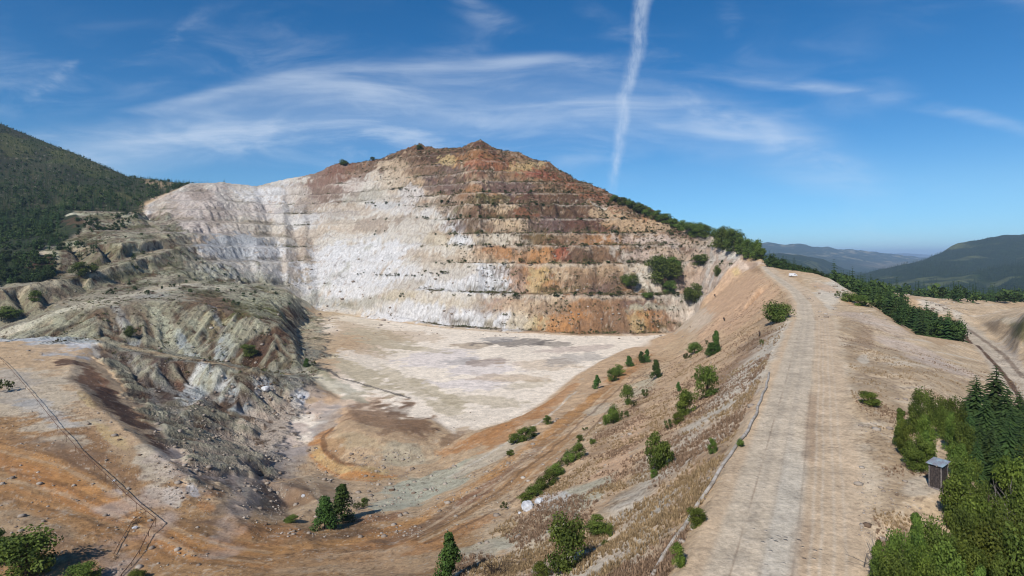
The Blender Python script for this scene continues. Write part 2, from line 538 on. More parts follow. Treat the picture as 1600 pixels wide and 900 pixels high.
wall = sstep(PX, 300, 360) * sstep(GY - toeY(PX), -6, 6) * sstep(GY - rimY(PX), 25, 5) * sstep(PX, 1190, 1165)
wall = np.maximum(wall, poly_mask([(225, 640), (228, 690), (300, 785), (400, 820), (400, 560), (300, 500), (270, 560)], 10))
road_m = np.zeros_like(H)
rl = np.array(road_L); rr = np.array(road_R)
rxl = np.interp(GY, rl[:, 1], rl[:, 0]); rxr = np.interp(GY, rr[:, 1], rr[:, 0])
road_t = (GX - rxl) / np.maximum(rxr - rxl, 1)
# blend in metres across the road
road_m = sstep(GX - rxl + 1.2 * perlin(GX / 5, GY / 9, 1.0), -1.5, 1.0) * sstep(rxr - GX + 2.0 * perlin(GX / 6, GY / 12, 4.0), -3.5, 0.5) * (GY < 420)
floor_m = sstep(Hs, -40.2, -41.8) * (sl < 0.12) * (GY > 190)
floor_m = blur(blur(floor_m, 6, 0), 6, 1)

# gullies: ribs that run down the slope, for four compass directions of fall
def gully(scale, seed, zst=0.012):
    acc = 0; ws = 0
    for k in range(4):
        a = k * math.pi / 4
        d = (math.cos(a), math.sin(a))                 # fall direction (either way)
        w = np.abs(gxn * d[0] + gyn * d[1]) ** 8 + 1e-4
        s = (-GX * d[1] + GY * d[0]) / scale           # coordinate along the contour
        t = (GX * d[0] + GY * d[1]) / (scale * 7)
        wob = perlin(GX / (scale * 5), GY / (scale * 5), seed + k) * 0.8
        n = fbm(s + wob, t, np.full_like(s, seed + 3.1 * k), 3, 0.5, ridge=True)
        acc = acc + w * n; ws = ws + w
    return acc / ws


g1 = gully(16.0, 1.5)
g2 = gully(5.0, 8.5)
steep = sstep(sl, 0.10, 0.38)
left = poly_mask([(-330, 255), (-330, 640), (120, 640), (250, 660), (330, 545), (420, 592), (505, 560), (505, 430), (500, 300), (450, 190), (390, 125), (300, 112), (150, 250)], 90)
left = sstep(left + 0.9 * fbm(GX / 14, GY / 14, GX * 0 + 6, 4, .6), 0.34, 0.66)
nearslope = sstep(GX, -6, 6) * sstep(rxl - GX, 0.0, 6.0) * (GY < 460)
rough1 = fbm(GX / 30, GY / 30, H / 30, 4, 0.5)
rough2 = fbm(GX / 6, GY / 6, H / 6, 3, 0.55)
rough3 = fbm(GX / 1.6, GY / 1.6, H / 1.6, 2, 0.6)
Hn = H.copy()
amp1 = 1.6 * (1 - wall) + 3.0 * wall
quiet = np.clip(1 - road_m - floor_m, 0, 1)
quiet *= 1 - 0.8 * sstep(rxr + 2 - GX, 3, -1) * (GX < 220) * (GY < 300) * (PX < 1560) * (PX > 1180) * (GX > rxr)
rim_fade = sstep(rimY(PX) - GY, -5, 60)
near_k = np.clip(GY / 200, 0.25, 1)
ben = sstep(GY, 325, 360) * sstep(PX, 330, 270)
quiet = quiet * (1 - 0.65 * ben)
Hn += quiet * (rough1 * amp1 * near_k * np.where(wall > .5, rim_fade * .8 + .2, 1))
Hn += quiet * rough2 * (0.45 * near_k + 0.9 * left * near_k + 1.1 * wall)
Hn += quiet * rough3 * 0.13
gL = gully(9.0, 21.5)
Hn += steep * left * (((gL - .5) * 5.2 + (g2 - .5) * 1.5 + (g1 - .5) * 1.8) * (1 - ben) + (gL * 1.7 + g2 * 0.8) * ben) * near_k


def bench(pts, w, drop=0.0, fade=0.6):
    """a level strip cut along a line of survey points, w metres to either side"""
    global Hn
    for p, q in zip(pts[:-1], pts[1:]):
        ja, jb = np.searchsorted(gY, [min(p[1], q[1]) - w * 2, max(p[1], q[1]) + w * 2])
        s_ = (slice(max(ja - 1, 0), jb + 1), slice(0, len(gpx)))
        vx_, vy_ = q[0] - p[0], q[1] - p[1]
        L2 = vx_ * vx_ + vy_ * vy_
        tt = ((GX[s_] - p[0]) * vx_ + (GY[s_] - p[1]) * vy_) / L2
        tc_ = np.clip(tt, 0, 1)
        d = np.hypot(GX[s_] - p[0] - tc_ * vx_, GY[s_] - p[1] - tc_ * vy_) + rough2[s_] * 1.5
        m = sstep(d, w * (1 + fade), w * (1 - fade * .4))
        zl = p[2] + (q[2] - p[2]) * tc_ - drop
        Hn[s_] = Hn[s_] * (1 - m) + zl * m


bench([W(-100, 527, 312), W(0, 512, 340), W(100, 479, 366), W(160, 466, 382), W(220, 456, 415), W(300, 442, 480)], 7)
bench([W(-100, 458, 362), W(0, 451, 376), W(90, 436, 410), W(140, 424, 440), W(200, 406, 480), W(262, 389, 535)], 7)
bench([W(60, 392, 470), W(120, 386, 490), W(190, 379, 502), W(250, 373, 550)], 7)
bench([W(150, 360, 553), W(210, 360, 580), W(270, 361, 598)], 6)
bench([W(110, 330, 618), W(160, 331, 630), W(210, 333, 640)], 9)
bench([W(155, 531, 256), W(200, 543, 254), W(255, 556, 246), W(330, 567, 244), W(400, 577, 248), W(455, 590, 262)], 4)
Hn += nearslope * quiet * (g1 * 0.7 + g2 * 0.45) * near_k

# benches cut into the wall
lev = np.array([-70, -42, -13, 13, 30, 42, 58, 74, 88, 102, 116, 131, 147, 170, 200, 300], float)
calm = 1 - 0.92 * np.exp(-((PX - 465) / 75) ** 2)
zw = Hn + wall * calm * (g1 * 4.0 + g2 * 1.6) * 0.8 + fbm(GX / 60, GY / 60, np.full_like(GX, 2.2), 3) * 5 * wall
zw -= 3.0 * sstep(PX, 1000, 1150) * wall
i = np.clip(np.searchsorted(lev, zw.ravel()).reshape(zw.shape) - 1, 0, len(lev) - 2)
lo, hi = lev[i], lev[i + 1]
t = (zw - lo) / (hi - lo)
shelf = 0.44 + 0.10 * perlin(GX / 40, GY / 40, lo)
tr = np.clip((t - shelf) / (1 - shelf), 0, 1)
tr = np.where(t < shelf, 0.04 * t / shelf, 0.04 + 0.96 * tr ** 0.9)
# an uneven lip, and ground that has slumped over the benches in places
zt = lo + (hi - lo) * tr
slump = sstep(fbm(GX / 45, GY / 70, np.full_like(GX, 9.9), 3), 0.18, 0.42) * 0.8
slump = np.maximum(slump, poly_mask([(470, 600), (480, 760), (640, 690), (700, 560), (640, 540)], 60) * 0.75)
slump = np.maximum(slump, sstep(GY - rimY(PX), -75, -15) * 0.85)
slump = np.maximum(slump, sstep(PX, 460, 380) * 0.55)
zt = zt * (1 - 0.82 * slump) + zw * 0.82 * slump
edge_keep = sstep(GY - rimY(PX), -2, 12)
zfin = zt * (1 - edge_keep) + (Hn + g2 * 1.0) * edge_keep
Hn = Hn * (1 - wall) + zfin * wall
# ribs and rubble on the rock faces
gxr, gyr = grad(Hn)
rs = sstep(np.hypot(gxr, gyr), 0.5, 1.1) * wall
Hn += rs * (fbm(GX / 3.0, GY / 30, H / 8, 3, 0.6, ridge=True) * 0.7 + fbm(GX / 11, GY / 30, H / 22, 3, 0.55) * 3.6)
# road: cambered, two slabs with a worn joint, shallow ruts
Hn = Hn * (1 - road_m) + blur(blur(H, 4, 0), 4, 1) * road_m
rib = np.exp(-((road_t - 0.27) / 0.012) ** 2) + 0.7 * np.exp(-((road_t - 0.60) / 0.012) ** 2)
Hn -= road_m * 0.05 * rib * (GY < 260)
Hn += road_m * fbm(GX / 2.5, GY / 4, GX * 0, 3) * 0.06
# windrow of spoil along the left verge
vx = rxl - 1.9
Hn += 0.55 * np.exp(-((GX - vx) / 0.8) ** 2) * sstep(GY, 70, 110) * sstep(GY, 330, 280) * (0.7 + 0.8 * fbm(GX / 2, GY / 2, GX * 0, 2))

# ------------------------------------------------------------------ lookups
tern = None


def ground(x, y):
    """height of the finished ground at world x, y"""
    px = x / y * F + 800
    fi = np.interp(px, gpx, np.arange(len(gpx))); fj = np.interp(y, gY, np.arange(len(gY)))
    i = min(int(fi), len(gpx) - 2); j = min(int(fj), len(gY) - 2)
    a, b = fi - i, fj - j
    return float(Hn[j, i] * (1 - a) * (1 - b) + Hn[j, i + 1] * a * (1 - b) + Hn[j + 1, i] * (1 - a) * b + Hn[j + 1, i + 1] * a * b)


_IMG = (400 - (Hn - CZ) / GY * F)         # height in the photograph of every ground point


def hit(px, py, ymin=0.0):
    """first ground point met by the sight line of photo position px, py"""
    fi = np.interp(px, gpx, np.arange(len(gpx)))
    i = min(int(fi), len(gpx) - 2); a = fi - i
    colm = _IMG[:, i] * (1 - a) + _IMG[:, i + 1] * a
    for j in range(1, len(colm)):
        if gY[j] > ymin and colm[j] <= py:
            b = (colm[j - 1] - py) / max(colm[j - 1] - colm[j], 1e-6)
            b = min(max(b, 0), 1)
            Y = gY[j - 1] + (gY[j] - gY[j - 1]) * b
            x = (px - 800) / F * Y
            return Vector((x, Y, ground(x, Y)))
    j = int(np.argmin(colm))
    Y = gY[j]
    x = (px - 800) / F * Y
    return Vector((x, Y, ground(x, Y)))


# ------------------------------------------------------------------ colours of the ground
K = 0.74


def c8(r, g, b, k=K):
    f = lambda v: (v / 255 / 12.92) if v / 255 < 0.04045 else ((v / 255 + 0.055) / 1.055) ** 2.4
    return np.array([f(r) * k, f(g) * k, f(b) * k], np.float32)


PAL = dict(
    white=c8(222, 219, 216), cream=c8(216, 204, 184), pinkw=c8(208, 188, 172), tan=c8(196, 167, 132), sand=c8(208, 182, 148), ltan=c8(203, 186, 160),
    orange=c8(184, 132, 84), orange2=c8(190, 136, 84), rust=c8(140, 90, 62), dkrust=c8(104, 72, 56), red=c8(160, 86, 64), purple=c8(112, 90, 82), brown=c8(138, 108, 82),
    dbrown=c8(98, 74, 56), maroon=c8(92, 66, 52), gg=c8(158, 152, 122), ggl=c8(188, 184, 160), grey=c8(160, 154, 148), greyb=c8(178, 182, 184), dgrey=c8(112, 104, 96),
    yellow=c8(206, 180, 128), olive=c8(92, 92, 48), dgreen=c8(48, 58, 30), floor=c8(238, 222, 200), floorp=c8(236, 222, 210), floorg=c8(198, 182, 152), track=c8(176, 136, 94),
    dry=c8(170, 146, 116), pink=c8(206, 170, 136), road=c8(212, 192, 164), roadg=c8(198, 182, 160), forest=c8(38, 48, 26), forestl=c8(62, 72, 34))

nB = fbm(GX / 22, GY / 22, Hn / 22, 4, 0.55)
nC = fbm(GX / 7, GY / 7, Hn / 7, 3, 0.6)
nD = fbm(GX / 60, GY / 60, Hn / 60, 3, 0.5)
COLR = np.empty(H.shape + (3,), np.float32)
COLR[:] = PAL['tan']


def lerp_c(m, c):
    global COLR
    m = m[..., None]
    COLR = COLR * (1 - m) + np.asarray(c, np.float32) * m


# broad regions first
nP = fbm(GX / 26, GY / 60, Hn / 9, 5, 0.6)
nQ = fbm(GX / 14 + 40, GY / 40, Hn / 6, 4, 0.6)
nS = fbm(GX / 3.2 + 9, GY / 3.2, Hn / 3.2, 3, 0.65)
lerp_c(wall, PAL['cream'])
lerp_c(left, PAL['grey'] * .55 + PAL['gg'] * .35)
lerp_c(nearslope, PAL['tan'] * .7 + PAL['pink'] * .3)
lerp_c(floor_m, PAL['floor'] * 1.06)
wb = wall * sstep(PX + Hn * 1.2, 660, 860) * sstep(PX, 1120, 1000)
lerp_c(wb * 0.75, PAL['tan'] * .6 + PAL['brown'] * .4)
lerp_c(wb * sstep(nP, -0.08, 0.05) * 0.75, PAL['brown'])
lerp_c(wb * sstep(nQ, 0.06, 0.16) * 0.8 * sstep(Hn, 10, 40), PAL['purple'])
lerp_c(wb * sstep(-nQ + nP * .3, 0.14, 0.24) * 0.7, PAL['orange'])
lerp_c(wb * sstep(-nP, 0.18, 0.26) * 0.8, PAL['sand'])
lerp_c(wall * (1 - wb) * sstep(nP, 0.08, 0.2) * 0.4, PAL['tan'])
lerp_c(wall * (1 - wb) * sstep(-nP, 0.12, 0.22) * 0.6, PAL['white'] * .9)
rimband = wall * sstep(GY - rimY(PX) + 8 * nB, -46, -22) * sstep(PX, 480, 520) * sstep(PX, 1150, 1050)
lerp_c(rimband * 0.85, PAL['brown'] * .5 + PAL['dbrown'] * .5)
lerp_c(rimband * sstep(nQ, 0.0, 0.15) * 0.7, PAL['rust'])
gxn2, gyn2 = grad(blur(blur(Hn, 3, 0), 3, 1))


def splat(px, py, rx, ry, rot, col, s=1.0, soft=0.5, warp=1.0):
    """a patch of differently coloured rock or soil, lying on the ground around the point seen at px, py"""
    P0 = hit(px, py)
    i = int(np.interp(px, gpx, np.arange(len(gpx)))); j = int(np.interp(P0.y, gY, np.arange(len(gY))))
    j0, j1 = max(j - 6, 0), min(j + 7, len(gY)); i0, i1 = max(i - 6, 0), min(i + 7, len(gpx))
    n = Vector((-float(gx[j0:j1, i0:i1].mean()), -float(gy[j0:j1, i0:i1].mean()), 1)).normalized()
    cr, sr = math.cos(R(rot)), math.sin(R(rot))
    eye = Vector((0, 0, CZ))

    def on_plane(qx, qy):
        d = Vector(((qx - 800) / F, 1.0, (400 - qy) / F))
        den = d.dot(n)
        back = (P0 - eye).dot(n)
        tt = back / den if abs(den) > 1e-4 else P0.y
        if not (P0.y * 0.5 < tt < P0.y * 1.9):
            tt = P0.y * (1.25 if tt > P0.y or tt < 0 else 0.8)
        return eye + d * tt
    U = on_plane(px + rx * cr, py + rx * sr) - P0
    V = on_plane(px + ry * sr, py - ry * cr) - P0
    N = U.cross(V).normalized()
    dN = max(U.length, V.length) * 1.1
    M = Matrix(((U.x, V.x, N.x * dN), (U.y, V.y, N.y * dN), (U.z, V.z, N.z * dN)))
    try:
        Mi = M.inverted()
    except ValueError:
        return
    r = (U.length + V.length + dN) * 1.3
    ja, jb = np.searchsorted(gY, [P0.y - r, P0.y + r])
    jb = min(jb + 1, len(gY)); ja = max(ja - 1, 0)
    ya = max(gY[ja], 12)
    pa = 800 + F * (P0.x - r) / (ya if P0.x - r < 0 else gY[jb - 1]); pb = 800 + F * (P0.x + r) / (ya if P0.x + r > 0 else gY[jb - 1])
    ia, ib = np.searchsorted(gpx, [pa, pb]); ib = min(ib + 1, len(gpx)); ia = max(ia - 1, 0)
    if ib <= ia or jb <= ja:
        return
    s_ = (slice(ja, jb), slice(ia, ib))
    dx = GX[s_] - P0.x; dy = GY[s_] - P0.y; dz = Hn[s_] - P0.z
    a = Mi[0][0] * dx + Mi[0][1] * dy + Mi[0][2] * dz
    b = Mi[1][0] * dx + Mi[1][1] * dy + Mi[1][2] * dz
    c = Mi[2][0] * dx + Mi[2][1] * dy + Mi[2][2] * dz
    w = warp * (nB[s_] * 0.55 + nC[s_] * 0.6)
    d = np.sqrt(a * a + b * b + c * c) + w
    m = sstep(d, 1.0 + soft * 0.5, 1.0 - soft * 0.5) * s
    cc = PAL[col] if isinstance(col, str) else col
    COLR[s_] = COLR[s_] * (1 - m[..., None]) + cc * m[..., None]


def stroke(pts, w, col, s=1.0, soft=0.5, wob=0.0, dash=0.0, world_pts=False):
    """a line worn or washed into the ground: w in metres"""
    P = [tuple(p) for p in pts] if world_pts else [tuple(hit(*p)) for p in pts]
    cc = PAL[col] if isinstance(col, str) else col
    for p, q in zip(P[:-1], P[1:]):
        ja, jb = np.searchsorted(gY, [min(p[1], q[1]) - w * 2, max(p[1], q[1]) + w * 2]); jb = min(jb + 1, len(gY)); ja = max(ja - 1, 0)
        pp = [800 + F * (x + e) / max(y, 12) for x in (p[0], q[0]) for y in (max(min(p[1], q[1]) - 2 * w, 12), max(p[1], q[1]) + 2 * w) for e in (-2 * w, 2 * w)]
        ia, ib = np.searchsorted(gpx, [min(pp), max(pp)]); ib = min(ib + 1, len(gpx)); ia = max(ia - 1, 0)
        if ib <= ia or jb <= ja:
            continue
        s_ = (slice(ja, jb), slice(ia, ib))
        vx_, vy_ = q[0] - p[0], q[1] - p[1]
        L2 = vx_ * vx_ + vy_ * vy_ + 1e-9
        t = np.clip(((GX[s_] - p[0]) * vx_ + (GY[s_] - p[1]) * vy_) / L2, 0, 1)
        d = np.hypot(GX[s_] - p[0] - t * vx_, GY[s_] - p[1] - t * vy_) / w
        d = d + wob * nC[s_]
        m = sstep(d, 1 + soft * .5, 1 - soft * .5) * s
        if dash:
            m = m * sstep(nC[s_], -dash, dash * 0.2)
        COLR[s_] = COLR[s_] * (1 - m[..., None]) + cc * m[..., None]


# --- left hillside and forest floor
forest_m = poly_mask([(-330, 375), (-330, 1490), (700, 1490), (420, 860), (350, 808), (290, 776), (255, 735), (222, 700), (222, 664), (112, 628), (140, 560), (60, 470), (90, 450), (80, 400)], 14)
lerp_c(forest_m * 0.95, PAL['forest'])
lerp_c(forest_m * sstep(nD, 0.05, 0.3) * 0.8, PAL['forestl'])
lerp_c(sstep(GY - rimY(PX), 8, 30) * (PX > 430) * (PX < 1200), PAL['forestl'])
SPL = '''
20 225 30 14 30 olive .7
120 250 50 10 25 olive .6
150 300 60 10 10 olive .5
245 285 20 5 5 dry .8
268 305 14 4 10 tan .8
300 330 60 30 20 pinkw .8
270 330 40 18 10 tan .5
300 360 80 14 0 pinkw .7
250 345 20 10 0 brown .6
340 310 50 25 0 pinkw .9
340 335 22 14 0 brown .35
310 300 25 10 20 brown .5
390 310 40 20 0 cream .8
420 310 40 22 0 white .7
445 300 40 16 0 white .8
405 330 40 12 10 pinkw .7
400 350 60 14 0 yellow .25
300 372 70 8 0 yellow .45
330 380 60 8 0 tan .7
370 395 60 22 0 greyb .85
400 385 60 14 0 greyb .7
430 410 40 30 0 white .7
380 420 60 12 0 cream .6
340 415 30 8 0 greyb .7
330 405 12 5 0 dgrey .8
310 440 60 10 0 ggl .7
400 440 60 10 0 ggl .7
440 450 40 14 0 gg .5
200 340 40 5 0 ltan .9
150 335 30 8 10 dgrey .8
160 350 50 10 8 dbrown .6
150 372 60 5 -3 dgreen .7
200 368 60 8 0 dbrown .8
260 372 40 8 0 dgrey .6
100 400 50 14 -6 maroon .85
170 392 40 12 -3 dbrown .9
215 385 30 8 -20 tan .5
100 425 50 5 -8 olive .9
150 418 30 5 -8 olive .7
250 400 50 10 -10 grey .6
290 410 40 12 0 ggl .7
40 470 50 16 -8 brown .6
130 450 50 14 -15 dgrey .6
220 430 50 12 -15 gg .6
20 480 30 8 0 dgrey .7
60 505 70 6 -18 ltan .9
150 475 50 5 -16 cream .9
220 457 40 4 -14 cream .8
270 448 40 6 -8 ltan .8
240 462 30 4 -5 greyb .6
40 525 60 8 -10 gg .5
110 505 50 14 -10 gg .6
200 495 60 16 0 brown .6
160 500 14 16 20 dbrown .6
260 490 40 14 20 ggl .6
290 500 50 20 25 ggl .5
300 480 30 8 10 olive .5
360 480 60 14 10 dbrown .7
330 470 40 8 10 brown .7
400 490 40 12 25 brown .6
440 500 20 14 40 dbrown .7
340 520 50 18 30 gg .8
350 500 20 6 40 yellow .5
280 530 20 12 40 greyb .9
300 550 18 10 40 greyb .7
250 510 20 14 40 ggl .8
345 545 12 12 40 greyb .8
400 540 40 16 30 dbrown .5
330 560 60 8 10 gg .5
390 560 30 6 0 olive .5
440 560 30 10 10 olive .5
200 530 50 10 15 maroon .5
230 545 60 8 15 dbrown .5
90 530 50 6 0 greyb .8
130 535 22 6 0 white .7
30 528 40 6 0 grey .7
50 545 70 6 0 tan .8
60 620 90 40 20 ltan .85
20 600 40 20 10 grey .4
80 650 50 16 20 greyb .4
120 590 40 20 40 ltan .5
150 545 6 12 -20 cream .8
100 565 24 8 10 maroon .9
150 600 40 12 40 rust .7
135 625 20 6 40 yellow .6
150 610 60 14 42 dbrown .5
190 640 60 12 42 maroon .9
260 700 60 10 42 maroon .95
310 740 50 10 42 dbrown .8
200 580 60 14 42 dgrey .7
250 620 80 12 42 dgrey .6
220 600 70 6 42 grey .8
270 650 60 6 42 grey .6
260 600 50 14 30 maroon .5
250 580 30 10 20 rust .4
300 620 20 24 40 greyb .9
345 610 40 22 20 greyb .95
360 620 30 18 50 white .7
330 640 10 6 0 dgrey .8
300 640 10 8 0 dgrey .8
390 600 20 10 0 dgrey .5
410 600 20 14 30 white .8
420 615 8 8 0 dgrey .8
470 620 12 12 0 greyb .8
440 630 30 14 0 ltan .7
370 670 60 24 20 pinkw .8
400 700 50 30 20 grey .6
340 690 30 14 42 purple .5
360 740 40 22 40 dgrey .7
330 720 50 14 42 dgrey .7
400 760 40 16 20 purple .6
440 770 40 14 0 dgrey .5
430 740 40 10 10 purple .4
300 765 16 10 50 greyb .8
320 790 24 12 30 orange .7
340 770 20 10 0 orange .6
380 790 50 10 0 dgrey .6
440 800 40 8 0 dbrown .5
'''
SPL += '''
60 740 130 14 22 orange .75
140 780 130 22 28 orange2 .7
60 700 100 16 18 brown .5
150 730 100 22 30 brown .6
200 700 40 20 35 tan .7
170 680 30 10 35 yellow .5
250 740 30 40 -35 ltan .85
275 775 16 22 -25 cream .8
240 720 30 20 40 ltan .6
200 770 60 10 40 tan .5
180 770 14 6 0 greyb .5
60 830 90 30 10 dry .8
30 860 60 30 0 brown .7
120 860 60 24 20 brown .6
200 850 80 20 20 brown .5
320 850 120 12 10 orange .7
400 860 120 12 0 orange .7
300 820 60 8 20 dbrown .4
360 820 60 8 10 brown .6
500 860 120 16 -4 track .9
430 835 60 14 0 orange .6
600 850 60 20 -8 orange .6
560 880 120 20 -4 tan .6
560 830 50 10 -10 dbrown .4
650 830 60 12 -20 brown .6
600 810 40 8 -5 rust .5
700 800 70 10 -30 brown .6
760 760 60 8 -33 rust .5
780 770 70 8 -35 track .8
720 830 70 10 -25 orange .6
840 700 60 8 -38 brown .6
860 710 50 10 -38 track .8
900 650 60 9 -40 track .9
930 620 60 8 -38 brown .5
960 600 50 10 -38 track .8
1000 570 50 8 -30 orange .6
1030 560 40 8 -15 track .8
940 640 26 8 -10 ltan .8
700 700 40 9 -20 orange .7
760 680 50 9 -25 orange .8
820 650 50 8 -30 orange .7
870 620 40 6 -38 orange .6
690 750 70 14 -15 ggl .9
760 720 60 8 -28 ltan .9
640 770 50 14 -8 ggl .9
600 790 26 8 0 ggl .9
560 780 40 6 0 sand .8
500 790 40 8 20 sand .5
'''
SPL += '''
560 640 90 22 4 pink .6
600 660 70 30 6 brown .75
620 640 40 10 10 dbrown .55
650 665 30 16 20 brown .7
560 680 60 24 20 tan .8
620 700 70 26 4 tan .7
640 710 60 16 0 ggl .5
560 690 50 12 10 gg .3
700 690 40 14 -20 tan .7
710 685 20 7 -20 brown .6
510 700 22 26 -60 track .6
500 715 10 24 -10 orange .7
560 742 50 9 10 orange .85
575 746 40 5 8 yellow .5
520 720 20 10 40 brown .5
470 640 60 14 0 pinkw .7
450 680 40 22 0 pinkw .8
430 660 40 10 -10 grey .4
420 710 50 20 10 purple .3
510 660 30 14 -40 grey .5
480 760 40 10 20 brown .4
470 745 30 8 20 sand .6
540 500 70 12 10 floorg .4
560 520 60 12 20 tan .55
600 530 60 14 15 floorg .8
640 525 50 8 5 tan .4
480 510 30 12 0 tan .5
500 530 40 10 10 sand .5
560 580 60 16 30 floorg .9
620 590 60 10 30 floorg .7
560 560 40 8 20 floor .8
520 600 60 12 20 ggl .6
460 600 50 12 20 grey .5
500 580 30 6 30 gg .7
680 610 50 8 25 floorg .8
690 560 60 14 0 floorp .9
740 600 60 8 0 floorp .9
760 575 60 12 0 floorp .9
720 565 34 5 -4 grey .5
760 566 30 5 -4 brown .45
740 540 30 4 0 dry .6
810 535 50 6 -3 dgrey .75
870 538 34 4 2 dgrey .6
780 530 30 4 0 grey .6
650 545 40 4 5 floorg .6
760 625 60 8 5 floorg .6
830 600 40 6 -5 floorg .5
800 590 60 6 0 tan .5
820 550 60 6 0 floor .9
850 570 60 8 0 tan .4
900 560 40 8 -8 grey .5
900 545 50 5 -4 pinkw .7
700 640 40 10 20 floorg .7
760 650 60 8 -5 floor .8
'''
# the great wall
SPL += '''
500 300 60 26 -10 tan .6
540 290 50 20 -20 pinkw .7
520 280 60 6 -14 rust .45
560 265 40 10 -18 orange .6
500 268 30 6 -15 rust .7
620 250 70 12 -14 dbrown .85
600 262 60 10 -20 brown .7
540 256 24 6 -16 rust .8
590 290 30 20 -40 cream .8
620 275 30 22 -35 sand .7
650 290 24 26 20 tan .8
600 255 12 4 0 sand .7
640 300 20 14 0 white .6
560 310 50 10 -12 olive .3
480 320 40 12 -25 brown .5
520 300 40 4 0 brown .5
540 330 60 10 0 tan .6
500 340 60 10 0 grey .4
460 350 50 14 0 white .5
480 370 50 12 0 sand .8
560 352 60 12 0 sand .6
580 350 26 12 0 brown .4
640 345 40 10 0 brown .45
700 345 20 14 0 white .9
712 350 14 12 0 white .8
660 345 40 12 0 cream .7
620 325 40 8 0 white .5
600 320 30 6 0 greyb .4
470 410 30 30 0 tan .6
480 400 22 24 20 brown .3
540 395 60 14 -10 white .8
520 430 50 30 -40 white .95
580 410 60 30 0 white .95
560 450 80 20 0 white .9
620 390 40 12 0 white .9
640 430 50 20 0 white .6
680 400 50 16 0 sand .8
700 385 40 14 0 cream .9
690 375 30 12 0 yellow .45
660 450 50 12 0 ltan .8
740 440 80 26 0 white .95
780 450 50 16 0 white .9
770 430 40 16 0 white .95
700 420 40 14 0 ltan .7
620 470 60 12 0 cream .8
620 462 30 8 0 yellow .6
700 470 60 10 0 yellow .4
560 475 60 8 0 gg .5
640 490 80 14 0 white .9
720 500 50 12 0 white .8
705 495 12 14 0 brown .5
740 495 40 10 0 white .9
800 500 30 16 0 white .9
760 480 30 12 0 brown .4
790 475 40 10 0 orange .45
820 500 30 14 0 yellow .6
850 505 30 10 0 yellow .5
700 250 50 14 0 dbrown .85
690 270 40 16 0 purple .8
700 290 40 12 0 purple .8
660 262 30 10 0 brown .7
700 252 14 8 0 yellow .8
750 232 30 12 0 dkrust .8
745 245 40 12 0 orange .55
750 258 24 14 0 red .5
790 258 30 12 0 rust .8
820 262 26 10 0 yellow .65
800 245 30 6 20 brown .7
780 275 60 6 0 brown .6
850 275 30 10 10 red .7
830 285 50 8 0 brown .6
740 300 40 8 0 orange .45
780 295 16 6 0 orange .8
760 310 60 6 0 olive .7
720 310 30 10 0 brown .6
810 300 50 12 0 purple .9
840 315 60 14 0 dkrust .85
870 300 40 14 20 brown .8
880 285 30 8 20 rust .7
750 330 60 14 0 brown .8
740 345 30 16 0 dbrown .7
790 325 30 8 0 sand .7
840 335 60 12 0 dbrown .85
900 330 50 18 10 dbrown .85
870 350 80 14 0 purple .95
920 345 40 12 0 dkrust .8
800 350 30 10 0 sand .7
820 330 20 6 0 rust .7
940 322 24 6 15 cream .95
950 335 30 8 10 tan .9
970 345 30 6 0 tan .8
930 310 40 8 25 rust .7
990 350 40 10 0 orange .5
1010 355 60 8 0 tan .8
760 375 40 9 0 ltan .9
720 375 20 8 0 white .9
850 375 50 9 0 rust .6
800 376 30 8 0 cream .6
900 378 60 9 0 brown .7
840 372 40 6 0 olive .4
960 376 40 9 0 orange .6
1020 380 60 9 0 pinkw .7
1100 380 50 8 0 tan .6
770 397 30 9 0 orange .8
740 400 40 9 0 sand .6
830 400 30 10 0 orange .6
855 398 26 10 0 orange2 .7
876 398 12 11 0 red .8
920 400 50 10 0 dbrown .85
960 398 40 10 0 brown .7
1010 402 40 9 0 pinkw .6
1070 402 50 8 0 tan .6
830 440 40 24 0 orange .75
800 425 30 8 0 brown .5
850 445 24 20 0 yellow .7
860 450 20 12 0 orange2 .8
890 430 40 14 30 sand .7
880 455 40 12 0 pink .6
930 440 50 20 0 brown .8
950 455 30 10 0 purple .7
940 420 40 8 0 tan .6
985 450 30 14 0 brown .5
1010 440 20 16 25 cream .85
1020 455 14 12 0 cream .8
1060 440 40 16 0 orange .55
1080 430 30 16 0 brown .4
840 480 60 10 0 sand .7
880 485 60 10 0 brown .6
920 480 60 10 0 orange .6
960 480 60 8 0 brown .7
1010 475 40 6 0 purple .7
900 505 50 14 0 orange .8
870 515 20 8 0 orange2 .7
950 505 40 14 0 brown .7
990 500 40 16 0 brown .7
1000 500 14 14 0 yellow .5
1040 500 40 16 0 orange .6
1050 500 10 14 0 brown .7
1070 495 30 16 0 pink .6
1030 480 40 4 0 ggl .7
'''
